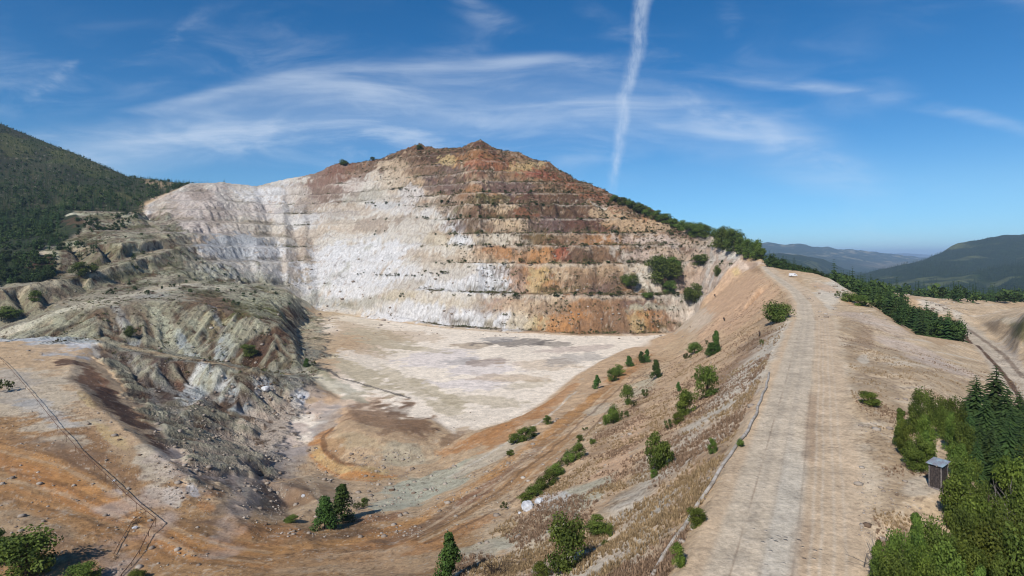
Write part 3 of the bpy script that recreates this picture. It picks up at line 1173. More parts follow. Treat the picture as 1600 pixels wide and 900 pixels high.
# right flank, near slope
SPL += '''
1120 440 40 14 -10 pinkw .5
1130 420 40 12 0 tan .7
1160 415 30 10 0 pinkw .7
1150 425 8 8 30 yellow .8
1130 410 20 8 0 brown .4
1180 420 20 6 20 brown .5
1140 460 50 20 -30 pink .8
1180 450 40 20 -30 pink .7
1110 490 40 16 -35 pink .8
1080 500 30 10 -30 cream .5
1150 490 50 18 -35 pink .85
1100 530 60 14 -35 pink .7
1060 545 40 10 -20 sand .7
1200 520 30 20 -50 dry .8
1170 560 60 18 -45 purple .35
1150 590 60 14 -45 brown .4
1130 620 60 10 -48 sand .6
1090 660 60 14 -48 brown .4
1160 640 40 12 -55 pink .6
1130 680 50 14 -52 sand .6
1100 720 60 18 -48 brown .35
1040 560 50 10 -35 tan .7
1000 610 60 10 -40 sand .5
1010 600 24 8 -40 ggl .5
980 650 50 10 -45 brown .4
985 680 14 26 30 pink .8
960 720 30 14 -40 pink .8
945 745 40 14 -40 pink .9
900 780 60 18 -20 ggl .8
850 810 50 16 -20 ggl .9
800 830 50 16 -20 sand .8
820 850 50 12 -10 ltan .9
760 860 50 14 -20 ggl .6
860 780 30 12 -10 white .5
740 880 40 14 -20 ltan .8
800 880 30 14 0 sand .8
1000 760 60 20 -45 dry .9
950 800 50 14 -40 dry .8
1050 720 50 14 -45 dry .8
1000 840 60 16 -45 sand .8
1060 790 50 10 -50 pink .8
980 870 60 20 -30 dry .6
930 860 40 14 0 pink .6
'''
# road and the field beyond it
plat = poly_mask([(-330, 45), (-330, 175), (90, 150), (230, 118), (340, 96), (480, 100), (600, 108), (720, 96), (760, 70), (700, 45)], 60)
lerp_c(plat * (1 - left) * 0.9, c8(170, 132, 90))
lerp_c(plat * (1 - left) * sstep(nP + nB * .5, 0.0, 0.22) * .5, c8(140, 108, 80))
for ln in [l for l in SPL.splitlines() if l.strip()]:
    q = ln.split()
    splat(*[float(v) for v in q[:5]], q[5], float(q[6]), soft=0.32, warp=1.75)

field_m = poly_mask([(1300, 34), (1300, 120), (1296, 210), (1262, 262), (1250, 350), (1290, 325), (1330, 270), (1370, 215), (1420, 178), (1470, 168), (1505, 190), (1500, 290), (1400, 400), (1950, 320), (1950, 12), (1450, 12)], 8)
lerp_c(field_m * 0.9, PAL['sand'])
# vegetated streaks of the field follow its fall
sx_, sy_ = GX * 0.86 - GY * 0.5, GX * 0.5 + GY * 0.86
stz = fbm(sx_ / 26, (GY * 0.88 + GX * 0.48 * -1) / 3.2, GX * 0, 4, 0.6)
lerp_c(field_m * sstep(stz, 0.02, 0.35) * 0.55, PAL['dry'] * .8)
lerp_c(field_m * sstep(stz, -0.05, -0.4) * 0.5, PAL['cream'])
SPR = '''
1330 470 30 5 20 orange .4
1300 445 40 4 10 ltan .8
1310 440 16 3 10 cream .8
1290 450 30 5 20 pink .6
1340 470 30 4 30 olive .35
1350 530 14 20 -20 brown .5
1335 545 14 14 0 dry .7
1330 500 20 16 0 dry .6
1360 500 60 8 20 pinkw .5
1420 545 60 8 20 pinkw .6
1430 560 80 6 18 dry .6
1400 580 60 5 18 dry .5
1480 590 60 5 20 dry .6
1470 570 60 6 18 pinkw .6
1520 600 40 5 25 brown .4
1360 570 40 10 10 dry .6
1360 600 50 14 10 dry .7
1380 640 40 20 10 dry .7
1370 700 40 30 10 dry .6
1400 740 30 30 0 dry .7
1440 760 30 14 0 cream .5
1420 790 40 10 -20 sand .8
1350 560 8 8 0 cream .6
1460 478 30 8 20 cream .8
1500 492 20 5 20 cream .8
1530 500 30 5 -5 sand .8
1570 500 40 4 -5 ltan .8
1590 515 30 12 30 olive .7
1560 510 30 8 20 dry .8
1610 500 30 14 0 olive .7
1570 560 40 16 45 grey .6
1530 525 30 8 40 ltan .7
1240 470 10 20 0 dry .5
'''
for ln in SPR.strip().splitlines():
    q = ln.split()
    splat(*[float(v) for v in q[:5]], q[5], float(q[6]), soft=0.55, warp=1.0)
# road surface across its width
lerp_c(road_m, PAL['road'])
wob = 0.03 * fbm(GX / 6, GY / 14, GX * 0 + 3, 3)
rt = road_t + wob
def rb(a, b, s=0.03):
    return sstep(rt, a - s, a + s) * sstep(rt, b + s, b - s) * road_m
lerp_c(rb(-0.1, 0.12, 0.05) * 0.7, PAL['sand'] * .6 + PAL['pink'] * .4)
lerp_c(rb(0.24, 0.50, .05) * 0.5, PAL['roadg'])
lerp_c(rb(0.29, 0.35, .03) * 0.5, PAL['roadg'] * .9)
lerp_c(rb(0.43, 0.49, .03) * 0.5, PAL['roadg'] * .9)
lerp_c(rb(0.74, 0.79, .03) * 0.35, PAL['tan'] * .9)
lerp_c(rb(0.12, 0.26) * 0.4, PAL['roadg'])
lerp_c(rb(0.45, 0.66) * sstep(GY, 70, 48) * 0.8, PAL['cream'] * .9)
lerp_c(rb(0.50, 0.62) * sstep(GY, 60, 80) * 0.5, PAL['roadg'])
lerp_c(rb(0.64, 1.1, 0.05) * 0.6, PAL['sand'] * .6 + PAL['pink'] * .35)
lerp_c(rb(0.60, 0.72) * sstep(nB, 0.0, 0.3) * 0.4, PAL['brown'])
for a, s in ((0.27, 0.42), (0.625, 0.28), (0.44, 0.15)):
    lerp_c(np.exp(-((rt - wob * 0.8 - a) / (0.005 + 0.10 / GY)) ** 2) * road_m * s * sstep(nC, -0.35, 0.1) * (GY < 330), PAL['dbrown'])
for a, s in ((0.72, 0.3), (0.78, 0.35), (0.86, 0.3), (0.93, 0.25)):
    lerp_c(np.exp(-((rt - a) / 0.012) ** 2) * road_m * s, PAL['cream'] * 1.05)
# worn lines
stroke([(-20, 690), (60, 716), (150, 762), (230, 815), (320, 852), (430, 862), (540, 848), (650, 814), (760, 746), (850, 682), (930, 616)], 2.2, c8(196, 146, 92), .6, wob=1.2, soft=.9)
stroke([(-20, 760), (60, 790), (150, 830), (250, 868), (400, 882), (560, 872)], 2.0, c8(184, 136, 86), .45, wob=1.2, soft=.9)
stroke([(604, 746), (560, 742), (520, 728), (496, 708), (494, 690), (512, 674)], 2.6, 'orange2', .75, wob=.6)
stroke([(520, 668), (504, 684), (508, 704), (534, 726), (590, 738)], 0.8, 'dbrown', .6, wob=.8)
stroke([(-20, 524), (40, 506), (100, 485), (150, 470), (220, 458), (300, 443)], 5.5, 'cream', .85, wob=.35)
stroke([(-10, 454), (90, 439), (140, 427), (200, 411), (245, 396)], 3.2, 'ltan', .8, wob=.5)
stroke([(60, 395), (120, 388), (190, 382), (250, 377)], 3.0, 'ltan', .7, wob=.5)
stroke([(150, 363), (210, 363), (270, 364)], 3.0, 'grey', .7, wob=.5)
stroke([(112, 333), (160, 334), (210, 337)], 4.5, 'ggl', .8, wob=.5)
stroke([(255, 420), (300, 432), (350, 440), (420, 446)], 3.0, 'ltan', .6, wob=.6)
stroke([(150, 530), (200, 541), (255, 554), (330, 566), (400, 578), (450, 584)], 3.0, 'tan', .8, wob=.5)
stroke([(0, 532), (60, 531), (110, 529), (150, 533)], 3.5, 'greyb', .8, wob=.6)
_cs = ['dbrown', 'dgrey', 'maroon', 'grey', 'dbrown', 'purple', 'dgrey', 'rust', 'dbrown', 'grey', 'dgrey', 'maroon', 'ggl', 'dbrown']
for k in range(14):
    stroke([(160 + k * 17, 545 + k * 3.2), (195 + k * 15, 590 + k * 6), (232 + k * 13, 640 + k * 9), (262 + k * 12, 690 + k * 8)], 2.6, _cs[k], .62, wob=1.1, soft=.8)
for k in range(12):
    stroke([(60 + k * 30, 500 - min(k, 6) * 5 + max(0, k - 7) * 4), (85 + k * 31, 520 + k * 3.5)], 2.6, ['dbrown', 'ggl', 'gg', 'brown', 'greyb'][k % 5], .6, wob=1.0, soft=.8)
for k in range(11):
    stroke([(20 + k * 22, 452 - k * 5), (26 + k * 23, 486 - k * 6)], 4.0, ['dbrown', 'gg', 'dgrey', 'brown'][k % 4], .65, wob=1.0, soft=.8)
stroke([(510, 578), (530, 590), (560, 598), (600, 610), (640, 622)], 0.9, 'dgrey', .9, wob=1.2)
stroke([(495, 570), (512, 580)], 1.3, 'dgrey', .6)
stroke([(490, 700), (500, 715), (540, 735), (600, 738)], 1.6, 'yellow', .5, wob=.6)
stroke([(590, 780), (540, 790), (500, 780), (470, 740)], 1.0, 'sand', .5, wob=.8)
for k in range(4):
    o = k * 9
    stroke([(640 + o, 840 + o * .3), (760 + o, 765 + o), (850 + o, 700 + o * .6), (930 + o * .8, 630 + o * .4), (1000 + o, 578 + o * .3)], 0.5, 'dbrown' if k % 2 else 'sand', .5, wob=.8)
for k in range(7):
    o = k * 14
    stroke([(-10, 690 + o), (100, 716 + o), (200, 770 + o * .8), (300, 830 + o * .6), (420, 858 + o * .4)], 0.5, ['dbrown', 'sand', 'orange2'][k % 3], .38, wob=1.0)
stroke([(1490, 505), (1530, 535), (1572, 575), (1610, 630)], 4.5, 'roadg', .9, wob=.3)
stroke([(1500, 516), (1530, 543), (1556, 570), (1580, 600), (1600, 640)], 0.8, 'dbrown', .95, wob=.6)
stroke([(1512, 514), (1560, 548), (1600, 590)], 0.7, 'dbrown', .6, wob=.8)
stroke([(700, 745), (760, 712), (840, 662), (900, 612)], 0.6, 'cream', .6, wob=1.0)
slp = np.hypot(gxn2, gyn2)
benr = ben * left * (1 - forest_m)
lerp_c(benr * 0.35, PAL['ltan'])
fc = benr * sstep(slp + nB * .1, 0.24, 0.42)
lerp_c(fc * 0.6, PAL['brown'] * .35 + PAL['dgrey'] * .35)
lerp_c(fc * sstep(gL, 0.15, -0.25) * 0.8, PAL['dbrown'] * .75)
lerp_c(fc * sstep(gL, 0.4, 0.7) * 0.5, PAL['gg'])
low = left * (1 - ben) * sstep(slp + nB * .1, 0.12, 0.3)
lerp_c(low * sstep(nQ, 0.0, 0.12) * 0.6, PAL['dbrown'])
lerp_c(low * sstep(nP, 0.06, 0.18) * 0.4, PAL['purple'] * .8)
stroke([(-20, 524), (40, 508), (100, 484), (150, 470), (220, 459), (300, 443)], 4.5, 'cream', .8, wob=.4)
stroke([(300, 443), (350, 448), (420, 456), (470, 462)], 3.5, 'ltan', .55, wob=.7)
stroke([(-10, 456), (90, 441), (140, 429), (200, 413), (245, 398)], 3.0, 'ltan', .7, wob=.6)
stroke([(60, 396), (120, 390), (190, 384), (250, 378)], 2.8, 'ltan', .6, wob=.6)
stroke([(112, 334), (160, 335), (210, 338)], 4.5, 'ggl', .7, wob=.6)
scl = left * sstep(GY, 395, 420) * (1 - forest_m)
lerp_c(scl * sstep(nQ + nB * .5, 0.02, 0.12) * .6, PAL['olive'] * .8)
lerp_c(scl * sstep(-nP + nB * .4, 0.08, 0.2) * .55, PAL['ggl'])
lerp_c(scl * sstep(nC, 0.12, 0.25) * .5, PAL['dbrown'] * .8)
SPO = '''
300 612 16 26 32 white .85
318 600 12 22 30 greyb .8
345 606 26 20 34 white .9
362 622 26 20 45 greyb .85
378 640 26 12 45 greyb .7
412 602 20 16 20 white .85
418 612 8 8 0 dgrey .9
468 622 13 12 0 white .75
385 612 10 14 30 brown .7
330 640 12 6 10 dbrown .85
352 634 8 6 0 dbrown .8
284 532 22 9 45 greyb .85
262 516 16 12 45 ggl .8
300 556 20 9 45 greyb .7
250 495 26 7 50 ggl .7
310 510 26 8 45 ggl .75
345 548 12 12 50 greyb .85
330 500 18 6 45 yellow .5
365 505 24 8 45 ggl .6
385 540 24 7 45 dbrown .8
410 545 24 7 45 grey .7
280 500 20 6 50 dbrown .7
320 480 40 6 10 dbrown .6
400 480 36 8 15 olive .7
445 505 18 20 20 dbrown .85
430 490 24 10 20 olive .7
455 520 14 10 30 maroon .7
460 470 30 8 15 ggl .7
380 465 30 6 10 ggl .6
340 452 40 5 5 cream .5
260 600 60 5 42 grey .7
240 585 60 4 42 grey .6
300 660 50 5 42 grey .6
370 700 60 22 -10 pinkw .55
420 680 50 30 0 pinkw .6
440 720 40 26 0 grey .5
395 735 40 10 20 pinkw .4
'''
for ln in [l for l in SPO.splitlines() if l.strip()]:
    q = ln.split()
    splat(*[float(v) for v in q[:5]], q[5], float(q[6]), soft=0.35, warp=1.3)
lerp_c(left * (1 - forest_m) * sstep(nS + nC * .5, 0.16, 0.34) * 0.55, PAL['dbrown'] * .7)
# bench treads carry scrub and crumbled stone
tread = wall * (1 - rs) * (1 - slump * 0.8) * sstep(t, 0.0, 0.05) * sstep(t, shelf + 0.08, shelf - 0.02)
lerp_c(tread * sstep(nB + nP * .5, -0.1, 0.2) * 0.7, PAL['olive'] * 0.6 + PAL['brown'] * 0.4)
_w = (wall * (1 - wb))[..., None] * .35
COLR = COLR * (1 - _w) + (COLR.mean(-1, keepdims=True) * np.array([1.04, 1.0, .96], np.float32)) * 1.03 * _w
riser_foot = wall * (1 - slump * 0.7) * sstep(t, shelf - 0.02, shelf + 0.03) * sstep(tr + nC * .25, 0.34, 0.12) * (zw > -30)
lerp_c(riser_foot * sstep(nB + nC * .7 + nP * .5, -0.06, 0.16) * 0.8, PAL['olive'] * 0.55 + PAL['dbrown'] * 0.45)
lip = wall * (1 - slump * 0.8) * sstep(tr, 0.84, 0.93) * (t > shelf)
lerp_c(lip * 0.45, PAL['cream'])
scrub_k = wall * np.clip(0.25 + 0.75 * wb, 0, 1) * sstep(Hn, -38, 0)
lerp_c(scrub_k * sstep(nS + nB * .5, 0.10, 0.26) * 0.8, PAL['dbrown'] * .6 + PAL['olive'] * .2)
lerp_c(wall * sstep(-nS + nC * .4, 0.22, 0.4) * 0.35, PAL['cream'])
lerp_c(left * (1 - forest_m) * sstep(nS + nC * .5, 0.14, 0.32) * 0.7, PAL['dbrown'] * .7)
lerp_c((1 - wall) * (1 - left) * (1 - floor_m) * (1 - road_m) * sstep(nS + nB * .4, 0.16, 0.45) * 0.38, PAL['dbrown'])
lerp_c((1 - wall) * (1 - left) * (1 - road_m) * sstep(-nS + nC * .3, 0.22, 0.5) * 0.3, PAL['cream'])
nT = fbm(GX / 0.8, GY / 0.9, Hn / 0.8, 3, 0.7)
nearm = sstep(GY, 260, 120) * (1 - road_m * .7)
lerp_c(nearm * sstep(nT + nB * .45, 0.14, 0.34) * 0.5, PAL['dbrown'] * .8)
lerp_c(nearm * sstep(-nT + nC * .3, 0.2, 0.42) * 0.4, PAL['cream'])
# darker weathered blotches and pale scars everywhere on rock
lerp_c(wall * sstep(nC, 0.15, 0.35) * 0.30, PAL['brown'])
lerp_c((wall * 0.6 + left * 0.8) * sstep(g2, 0.35, -0.25) * 0.28, PAL['dbrown'])
lerp_c(left * sstep(nC + nB * .6, 0.15, 0.55) * 0.45 * (1 - forest_m), PAL['dbrown'])
lerp_c(left * steep * sstep(gL + nB * .4, 0.45, 0.75) * 0.55 * (1 - ben * .7) * (1 - forest_m), PAL['ggl'])
lerp_c(left * steep * sstep(gL + g2 * .5, 0.0, -0.4) * 0.75 * (1 - forest_m), PAL['dbrown'] * .9)
COLR *= (1 + 0.16 * nC + 0.12 * nB + 0.14 * nS)[..., None]
COLR *= 1 + (left * (1 - forest_m))[..., None] * np.array([.01, .02, -.04], np.float32)
COLR = np.clip(COLR, 0.01, 0.85)
grassy = np.clip(nearslope * 1.0 * (1 - road_m), 0, 1)
rocky = np.clip(wall + left * (1 - forest_m), 0, 1)

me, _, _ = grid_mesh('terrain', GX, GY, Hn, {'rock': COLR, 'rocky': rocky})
terrain = bpy.data.objects.new('terrain', me)
COL.objects.link(terrain)
tag(terrain, kind='structure')


def mat(name):
    m = bpy.data.materials.new(name)
    m.use_nodes = True
    return m, NT(m.node_tree)


def finish(t, color, rough=0.9, normal=None, spec=0.2, metallic=0.0):
    b = t.n('ShaderNodeBsdfPrincipled')
    t.put(b.inputs['Base Color'], color if not isinstance(color, tuple) or len(color) == 4 else (*color, 1))
    t.put(b.inputs['Roughness'], rough)
    b.inputs['Specular IOR Level'].default_value = spec
    t.put(b.inputs['Metallic'], metallic)
    if normal is not None:
        t.put(b.inputs['Normal'], normal)
    o = t.n('ShaderNodeOutputMaterial')
    t.t.links.new(b.outputs[0], o.inputs['Surface'])
    return b


def ground_material():
    m, t = mat('quarry_ground')
    tc = t.n('ShaderNodeTexCoord').outputs['Object']
    at = t.n('ShaderNodeAttribute', attribute_name='rock').outputs['Color']
    rk = t.n('ShaderNodeAttribute', attribute_name='rocky').outputs['Fac']
    n1 = t.noise(tc, 0.35, 9.0, 0.62)
    n2 = t.noise(tc, 2.2, 8.0, 0.65)
    # fibres down the faces
    mp = t.n('ShaderNodeMapping'); mp.inputs['Scale'].default_value = (1, 1, 0.22)
    t.put(mp.inputs['Vector'], tc)
    n3 = t.noise(mp.outputs[0], 0.55, 8.0, 0.65, 0.8)
    vor = t.n('ShaderNodeTexVoronoi', feature='DISTANCE_TO_EDGE')
    t.put(vor.inputs['Vector'], t.vmath('ADD', mp.outputs[0], t.vmath('SCALE', t.noise(tc, 0.4, 4, 0.6, col=True))))
    vor.inputs['Scale'].default_value = 0.16
    crack = t.smooth(vor.outputs['Distance'], 0.0, 0.035, 0.75, 1.0)
    n0 = t.noise(tc, 9.0, 5.0, 0.7)
    k = t.math('ADD', t.math('MULTIPLY', t.math('SUBTRACT', n1, 0.5), 1.1), t.math('MULTIPLY', t.math('SUBTRACT', n2, 0.5), 1.3))
    k = t.math('ADD', k, t.math('MULTIPLY', t.math('SUBTRACT', n0, 0.5), 0.8))
    k = t.math('ADD', k, t.math('MULTIPLY', t.math('MULTIPLY', t.math('SUBTRACT', n3, 0.5), 0.9), rk))
    k = t.math('ADD', k, 1.0)
    # pebbles and clods
    peb = t.n('ShaderNodeTexVoronoi')
    t.put(peb.inputs['Vector'], tc); peb.inputs['Scale'].default_value = 1.3
    pm = t.smooth(peb.outputs['Distance'], 0.22, 0.10)
    pm = t.math('MULTIPLY', pm, t.smooth(t.noise(tc, 0.08, 4, 0.6), 0.5, 0.65))
    col = t.mix(1.0, at, t.comb(k, k, k), 'MULTIPLY')
    sepc = t.n('ShaderNodeSeparateXYZ'); t.put(sepc.inputs[0], peb.outputs['Color'])
    col = t.mix(t.math('MULTIPLY', pm, 0.55), col, t.mix(sepc.outputs[0], (0.10, 0.07, 0.05), (0.42, 0.36, 0.30)))
    ck = t.mix(rk, (1, 1, 1), t.comb(crack, crack, crack))
    col = t.mix(1.0, col, ck, 'MULTIPLY')
    hgt = t.math('ADD', t.math('MULTIPLY', n1, t.math('MULTIPLY_ADD', rk, 2.3, 0.28)), t.math('MULTIPLY', n2, t.math('MULTIPLY_ADD', rk, 0.35, 0.12)))
    hgt = t.math('ADD', hgt, t.math('MULTIPLY', t.math('MULTIPLY', n3, rk), 1.7))
    hgt = t.math('ADD', hgt, t.math('MULTIPLY', pm, 0.12))
    bp = t.n('ShaderNodeBump'); bp.inputs['Strength'].default_value = 0.75; bp.inputs['Distance'].default_value = 1.0
    t.put(bp.inputs['Height'], hgt)
    finish(t, col, 0.92, bp.outputs[0], 0.12)
    return m


terrain.data.materials.append(ground_material())

# ------------------------------------------------------------------ far hills
FL = []
_L = LINES; LINES = FL
P_ = lambda px, py, Y: W(px, py, Y)
line(X(-400, 1300, 250), X(0, 1300, 170), X(300, 1300, 40), X(700, 1300, -30), X(1000, 1300, -60), X(1200, 1300, -110), X(1400, 1300, -130), X(1600, 1300, -130), X(2000, 1300, -120))
line(X(-400, 2200, -200), X(1100, 1900, -220), X(1300, 2000, -230), X(1400, 1900, -200), X(1600, 1700, -150), X(2000, 1700, -120))
# forested mountain on the right
line(P_(1345, 437, 3300), P_(1375, 428, 3300), P_(1440, 412, 3400), P_(1465, 401, 3500), P_(1490, 390, 3600), P_(1520, 380, 3700), P_(1545, 373, 3750), P_(1565, 371, 3800), P_(1600, 368, 3900), P_(1700, 350, 4000), P_(2000, 330, 4000))
line(X(1345, 4300, -260), X(1450, 4600, -200), X(1600, 5000, -50), X(2000, 5200, 0))
line(P_(1400, 440, 2600), P_(1430, 432, 2650), P_(1470, 425, 2700))
line(P_(1420, 455, 2200), P_(1500, 440, 2300), P_(1560, 425, 2400), P_(1640, 418, 2400))
dots(P_(1480, 455, 2000), P_(1540, 440, 2600), P_(1500, 415, 3000), P_(1560, 395, 3200), P_(1650, 440, 1800), P_(1580, 420, 2900), P_(1600, 455, 1750))
# dark middle ridge
line(P_(1100, 395, 4200), P_(1180, 398, 4200), P_(1215, 401, 4300), P_(1250, 405, 4400), P_(1290, 415, 4500), P_(1320, 425, 4600), P_(1345, 434, 4700))
line(X(1100, 5200, -280), X(1350, 5600, -300), X(1500, 6500, -250))
dots(P_(1260, 430, 3200), P_(1300, 440, 3100), P_(1200, 420, 3300))
# blue range
line(P_(1000, 392, 9000), P_(1150, 388, 9000), P_(1190, 384, 9000), P_(1205, 383, 9000), P_(1225, 387, 9100), P_(1250, 384, 9200), P_(1275, 387, 9300), P_(1300, 391, 9600), P_(1330, 394, 9800), P_(1360, 397, 10200), P_(1400, 401, 10600), P_(1450, 407, 11000), P_(1500, 405, 11000), P_(2000, 380, 11000))
line(P_(1190, 398, 8000), P_(1260, 400, 8000), P_(1310, 408, 7600), P_(1360, 412, 8500), P_(1420, 411, 9500))
dots(P_(1330, 421, 6900), P_(1380, 418, 8000), P_(1290, 404, 8300), P_(1340, 403, 9000))
line(X(1000, 13000, -300), X(1500, 14500, -350), X(2000, 14000, -300))
line(P_(1000, 392, 24000), P_(1300, 394, 24000), P_(1380, 398, 24000), P_(1410, 397, 24000), P_(1440, 398.5, 24000), P_(1470, 400, 24000), P_(1600, 397, 24000), P_(2000, 394, 24000))
line(X(-400, 3500, -250), X(500, 3500, -250), X(1000, 3500, -250))
line(X(-400, 32000, -500), X(500, 32000, -500), X(1500, 32000, -500), X(2000, 32000, -500))
dots(X(-400, 12000, -200), X(500, 12000, -200))
LINES = _L
fpx = np.linspace(-330, 1930, 900)
fY = np.geomspace(1380, 31000, 620)
T2 = tin(FL, SU, SW)
FH = fill_nan(sample_tin(T2, (fpx - 800) / SU, np.log(fY) * SW))
FX = ((fpx - 800) / F)[None, :] * fY[:, None]; FYg = np.repeat(fY[:, None], len(fpx), 1)
FH = blur(blur(FH, 4, 0), 6, 1)
sc_ = FYg / 3500
FH += (fbm(FX / 700, FYg / 700, FX * 0, 5, 0.5, ridge=True) * 42) * np.clip(sc_, .5, 1.6)
FH += fbm(FX / 120, FYg / 120, FX * 0, 3, 0.5) * 6 * np.clip(sc_, .5, 1.5)
fn1 = fbm(FX / 500, FYg / 500, FX * 0 + 4, 4, 0.55); fn2 = fbm(FX / 130, FYg / 130, FX * 0 + 9, 4, 0.6)
FC = np.empty(FH.shape + (3,), np.float32)
FC[:] = c8(56, 72, 42)
def fl(m, c):
    global FC
    FC = FC * (1 - m[..., None]) + c * m[..., None]
fl(sstep(fn2, 0.0, 0.35) * 0.6, c8(62, 78, 40))
fl(sstep(fn1 + fn2 * .5, 0.16, 0.36) * 0.75, c8(124, 128, 82))
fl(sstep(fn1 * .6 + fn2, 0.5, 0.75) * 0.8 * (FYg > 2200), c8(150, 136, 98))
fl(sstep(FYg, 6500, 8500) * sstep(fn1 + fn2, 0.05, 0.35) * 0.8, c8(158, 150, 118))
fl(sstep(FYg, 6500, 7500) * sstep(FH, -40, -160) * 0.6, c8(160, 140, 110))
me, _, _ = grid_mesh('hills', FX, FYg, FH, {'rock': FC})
hills = bpy.data.objects.new('hills', me)
COL.objects.link(hills)
tag(hills, kind='structure')
m, t = mat('far_forest')
tc = t.n('ShaderNodeTexCoord').outputs['Object']
at = t.n('ShaderNodeAttribute', attribute_name='rock').outputs['Color']
n1 = t.noise(tc, 0.03, 6, 0.7); n2 = t.noise(tc, 0.12, 3, 0.7)
k = t.math('ADD', t.math('MULTIPLY', t.math('SUBTRACT', n1, 0.5), 2.0), 1.0)
col = t.mix(1.0, at, t.comb(k, k, k), 'MULTIPLY')
bp = t.n('ShaderNodeBump'); bp.inputs['Distance'].default_value = 14.0; bp.inputs['Strength'].default_value = 1.0
t.put(bp.inputs['Height'], t.math('ADD', n1, n2))
finish(t, col, 0.95, bp.outputs[0], 0.05)
hills.data.materials.append(m)

# ground behind and beside the surveyed sector, lower than both
def plain_ground():
    g = bpy.data.meshes.new('ground')
    s = 34000
    # a ring of land round the surveyed sector, behind the camera as well
    vs = [(-s, -s, -520), (s, -s, -520), (s, s, -520), (-s, s, -520)]
    g.from_pydata(vs, [], [(0, 1, 2, 3)])
    o = bpy.data.objects.new('ground', g)
    COL.objects.link(o)
    tag(o, kind='structure')
    g.materials.append(hills.data.materials[0])
plain_ground()

#PART2
# ------------------------------------------------------------------ materials of the things
def foliage_material(name, dark, light, rough=0.7, trans=0.25):
    m, t = mat(name)
    oi = t.n('ShaderNodeObjectInfo')
    tc = t.n('ShaderNodeTexCoord').outputs['Object']
    lf = t.n('ShaderNodeAttribute', attribute_name='tone').outputs['Fac']
    n = t.noise(tc, 0.9, 3, 0.6)
    f = t.math('ADD', t.math('MULTIPLY', lf, 0.6), t.math('MULTIPLY', t.smooth(n, 0.3, 0.7), 0.4), clamp=True)
    col = t.mix(f, tuple(c8(*dark)), tuple(c8(*light)))
    hs = t.n('ShaderNodeHueSaturation')
    t.put(hs.inputs['Hue'], t.math('MULTIPLY_ADD', oi.outputs['Random'], 0.035, 0.482))
    t.put(hs.inputs['Value'], t.math('MULTIPLY_ADD', oi.outputs['Random'], 0.65, 0.70))
    t.put(hs.inputs['Color'], col)
    b = t.n('ShaderNodeBsdfPrincipled')
    t.put(b.inputs['Base Color'], hs.outputs[0]); b.inputs['Roughness'].default_value = rough
    b.inputs['Specular IOR Level'].default_value = 0.15
    o = t.n('ShaderNodeOutputMaterial')
    if trans:
        tr = t.n('ShaderNodeBsdfTranslucent')
        t.put(tr.inputs['Color'], hs.outputs[0])
        mx = t.n('ShaderNodeMixShader'); mx.inputs[0].default_value = trans
        t.t.links.new(b.outputs[0], mx.inputs[1]); t.t.links.new(tr.outputs[0], mx.inputs[2])
        t.t.links.new(mx.outputs[0], o.inputs['Surface'])
    else:
        t.t.links.new(b.outputs[0], o.inputs['Surface'])
    return m


def plain(name, rgb, rough=0.85, metallic=0.0, var=0.35, scale=3.0, rgb2=None, bump=0.02):
    m, t = mat(name)
    tc = t.n('ShaderNodeTexCoord').outputs['Object']
    n = t.noise(tc, scale, 6, 0.65)
    a = c8(*rgb); b = c8(*rgb2) if rgb2 else a * (1 - var)
    col = t.mix(t.smooth(n, 0.35, 0.65), tuple(a), tuple(b))
    bp = t.n('ShaderNodeBump'); bp.inputs['Distance'].default_value = bump
    t.put(bp.inputs['Height'], n)
    finish(t, col, rough, bp.outputs[0], 0.3, metallic)
    return m


M_LEAF = foliage_material('leaves', (50, 70, 30), (134, 152, 66))
M_LEAFD = foliage_material('forest_leaves', (34, 50, 26), (88, 106, 50), trans=0.12)
M_LEAFY = foliage_material('yellow_leaves', (58, 74, 28), (134, 146, 60))
M_PINE = foliage_material('needles', (28, 45, 24), (74, 96, 48), trans=0.08)
M_PINEL = foliage_material('young_needles', (40, 62, 28), (98, 126, 56), trans=0.12)
M_SCRUB = foliage_material('scrub_leaves', (50, 58, 30), (104, 108, 60), trans=0.1)
M_BARK = plain('bark', (92, 76, 62), rgb2=(58, 48, 40), scale=6)
M_DEADW = plain('weathered_wood', (150, 142, 132), rgb2=(104, 98, 92), scale=5)
M_DRY = foliage_material('dry_grass', (136, 116, 84), (204, 178, 132), trans=0.15)
M_DRYB = foliage_material('brown_stalks', (126, 104, 82), (184, 156, 124), trans=0.1)


def mesh_np(name, v, f, m, tone=None, smooth=False):
    me = bpy.data.meshes.new(name)
    v = np.asarray(v, np.float32).reshape(-1, 3); f = np.asarray(f, np.int32)
    k = f.shape[1]
    me.vertices.add(len(v)); me.vertices.foreach_set('co', v.ravel())
    me.loops.add(f.size); me.loops.foreach_set('vertex_index', f.ravel())
    me.polygons.add(len(f)); me.polygons.foreach_set('loop_start', np.arange(0, f.size, k, dtype=np.int32))
    if smooth:
        me.polygons.foreach_set('use_smooth', np.ones(len(f), bool))
    if tone is not None:
        at = me.attributes.new('tone', 'FLOAT', 'POINT')
        at.data.foreach_set('value', np.asarray(tone, np.float32).ravel())
    me.update()
    if m:
        me.materials.append(m)
    return me


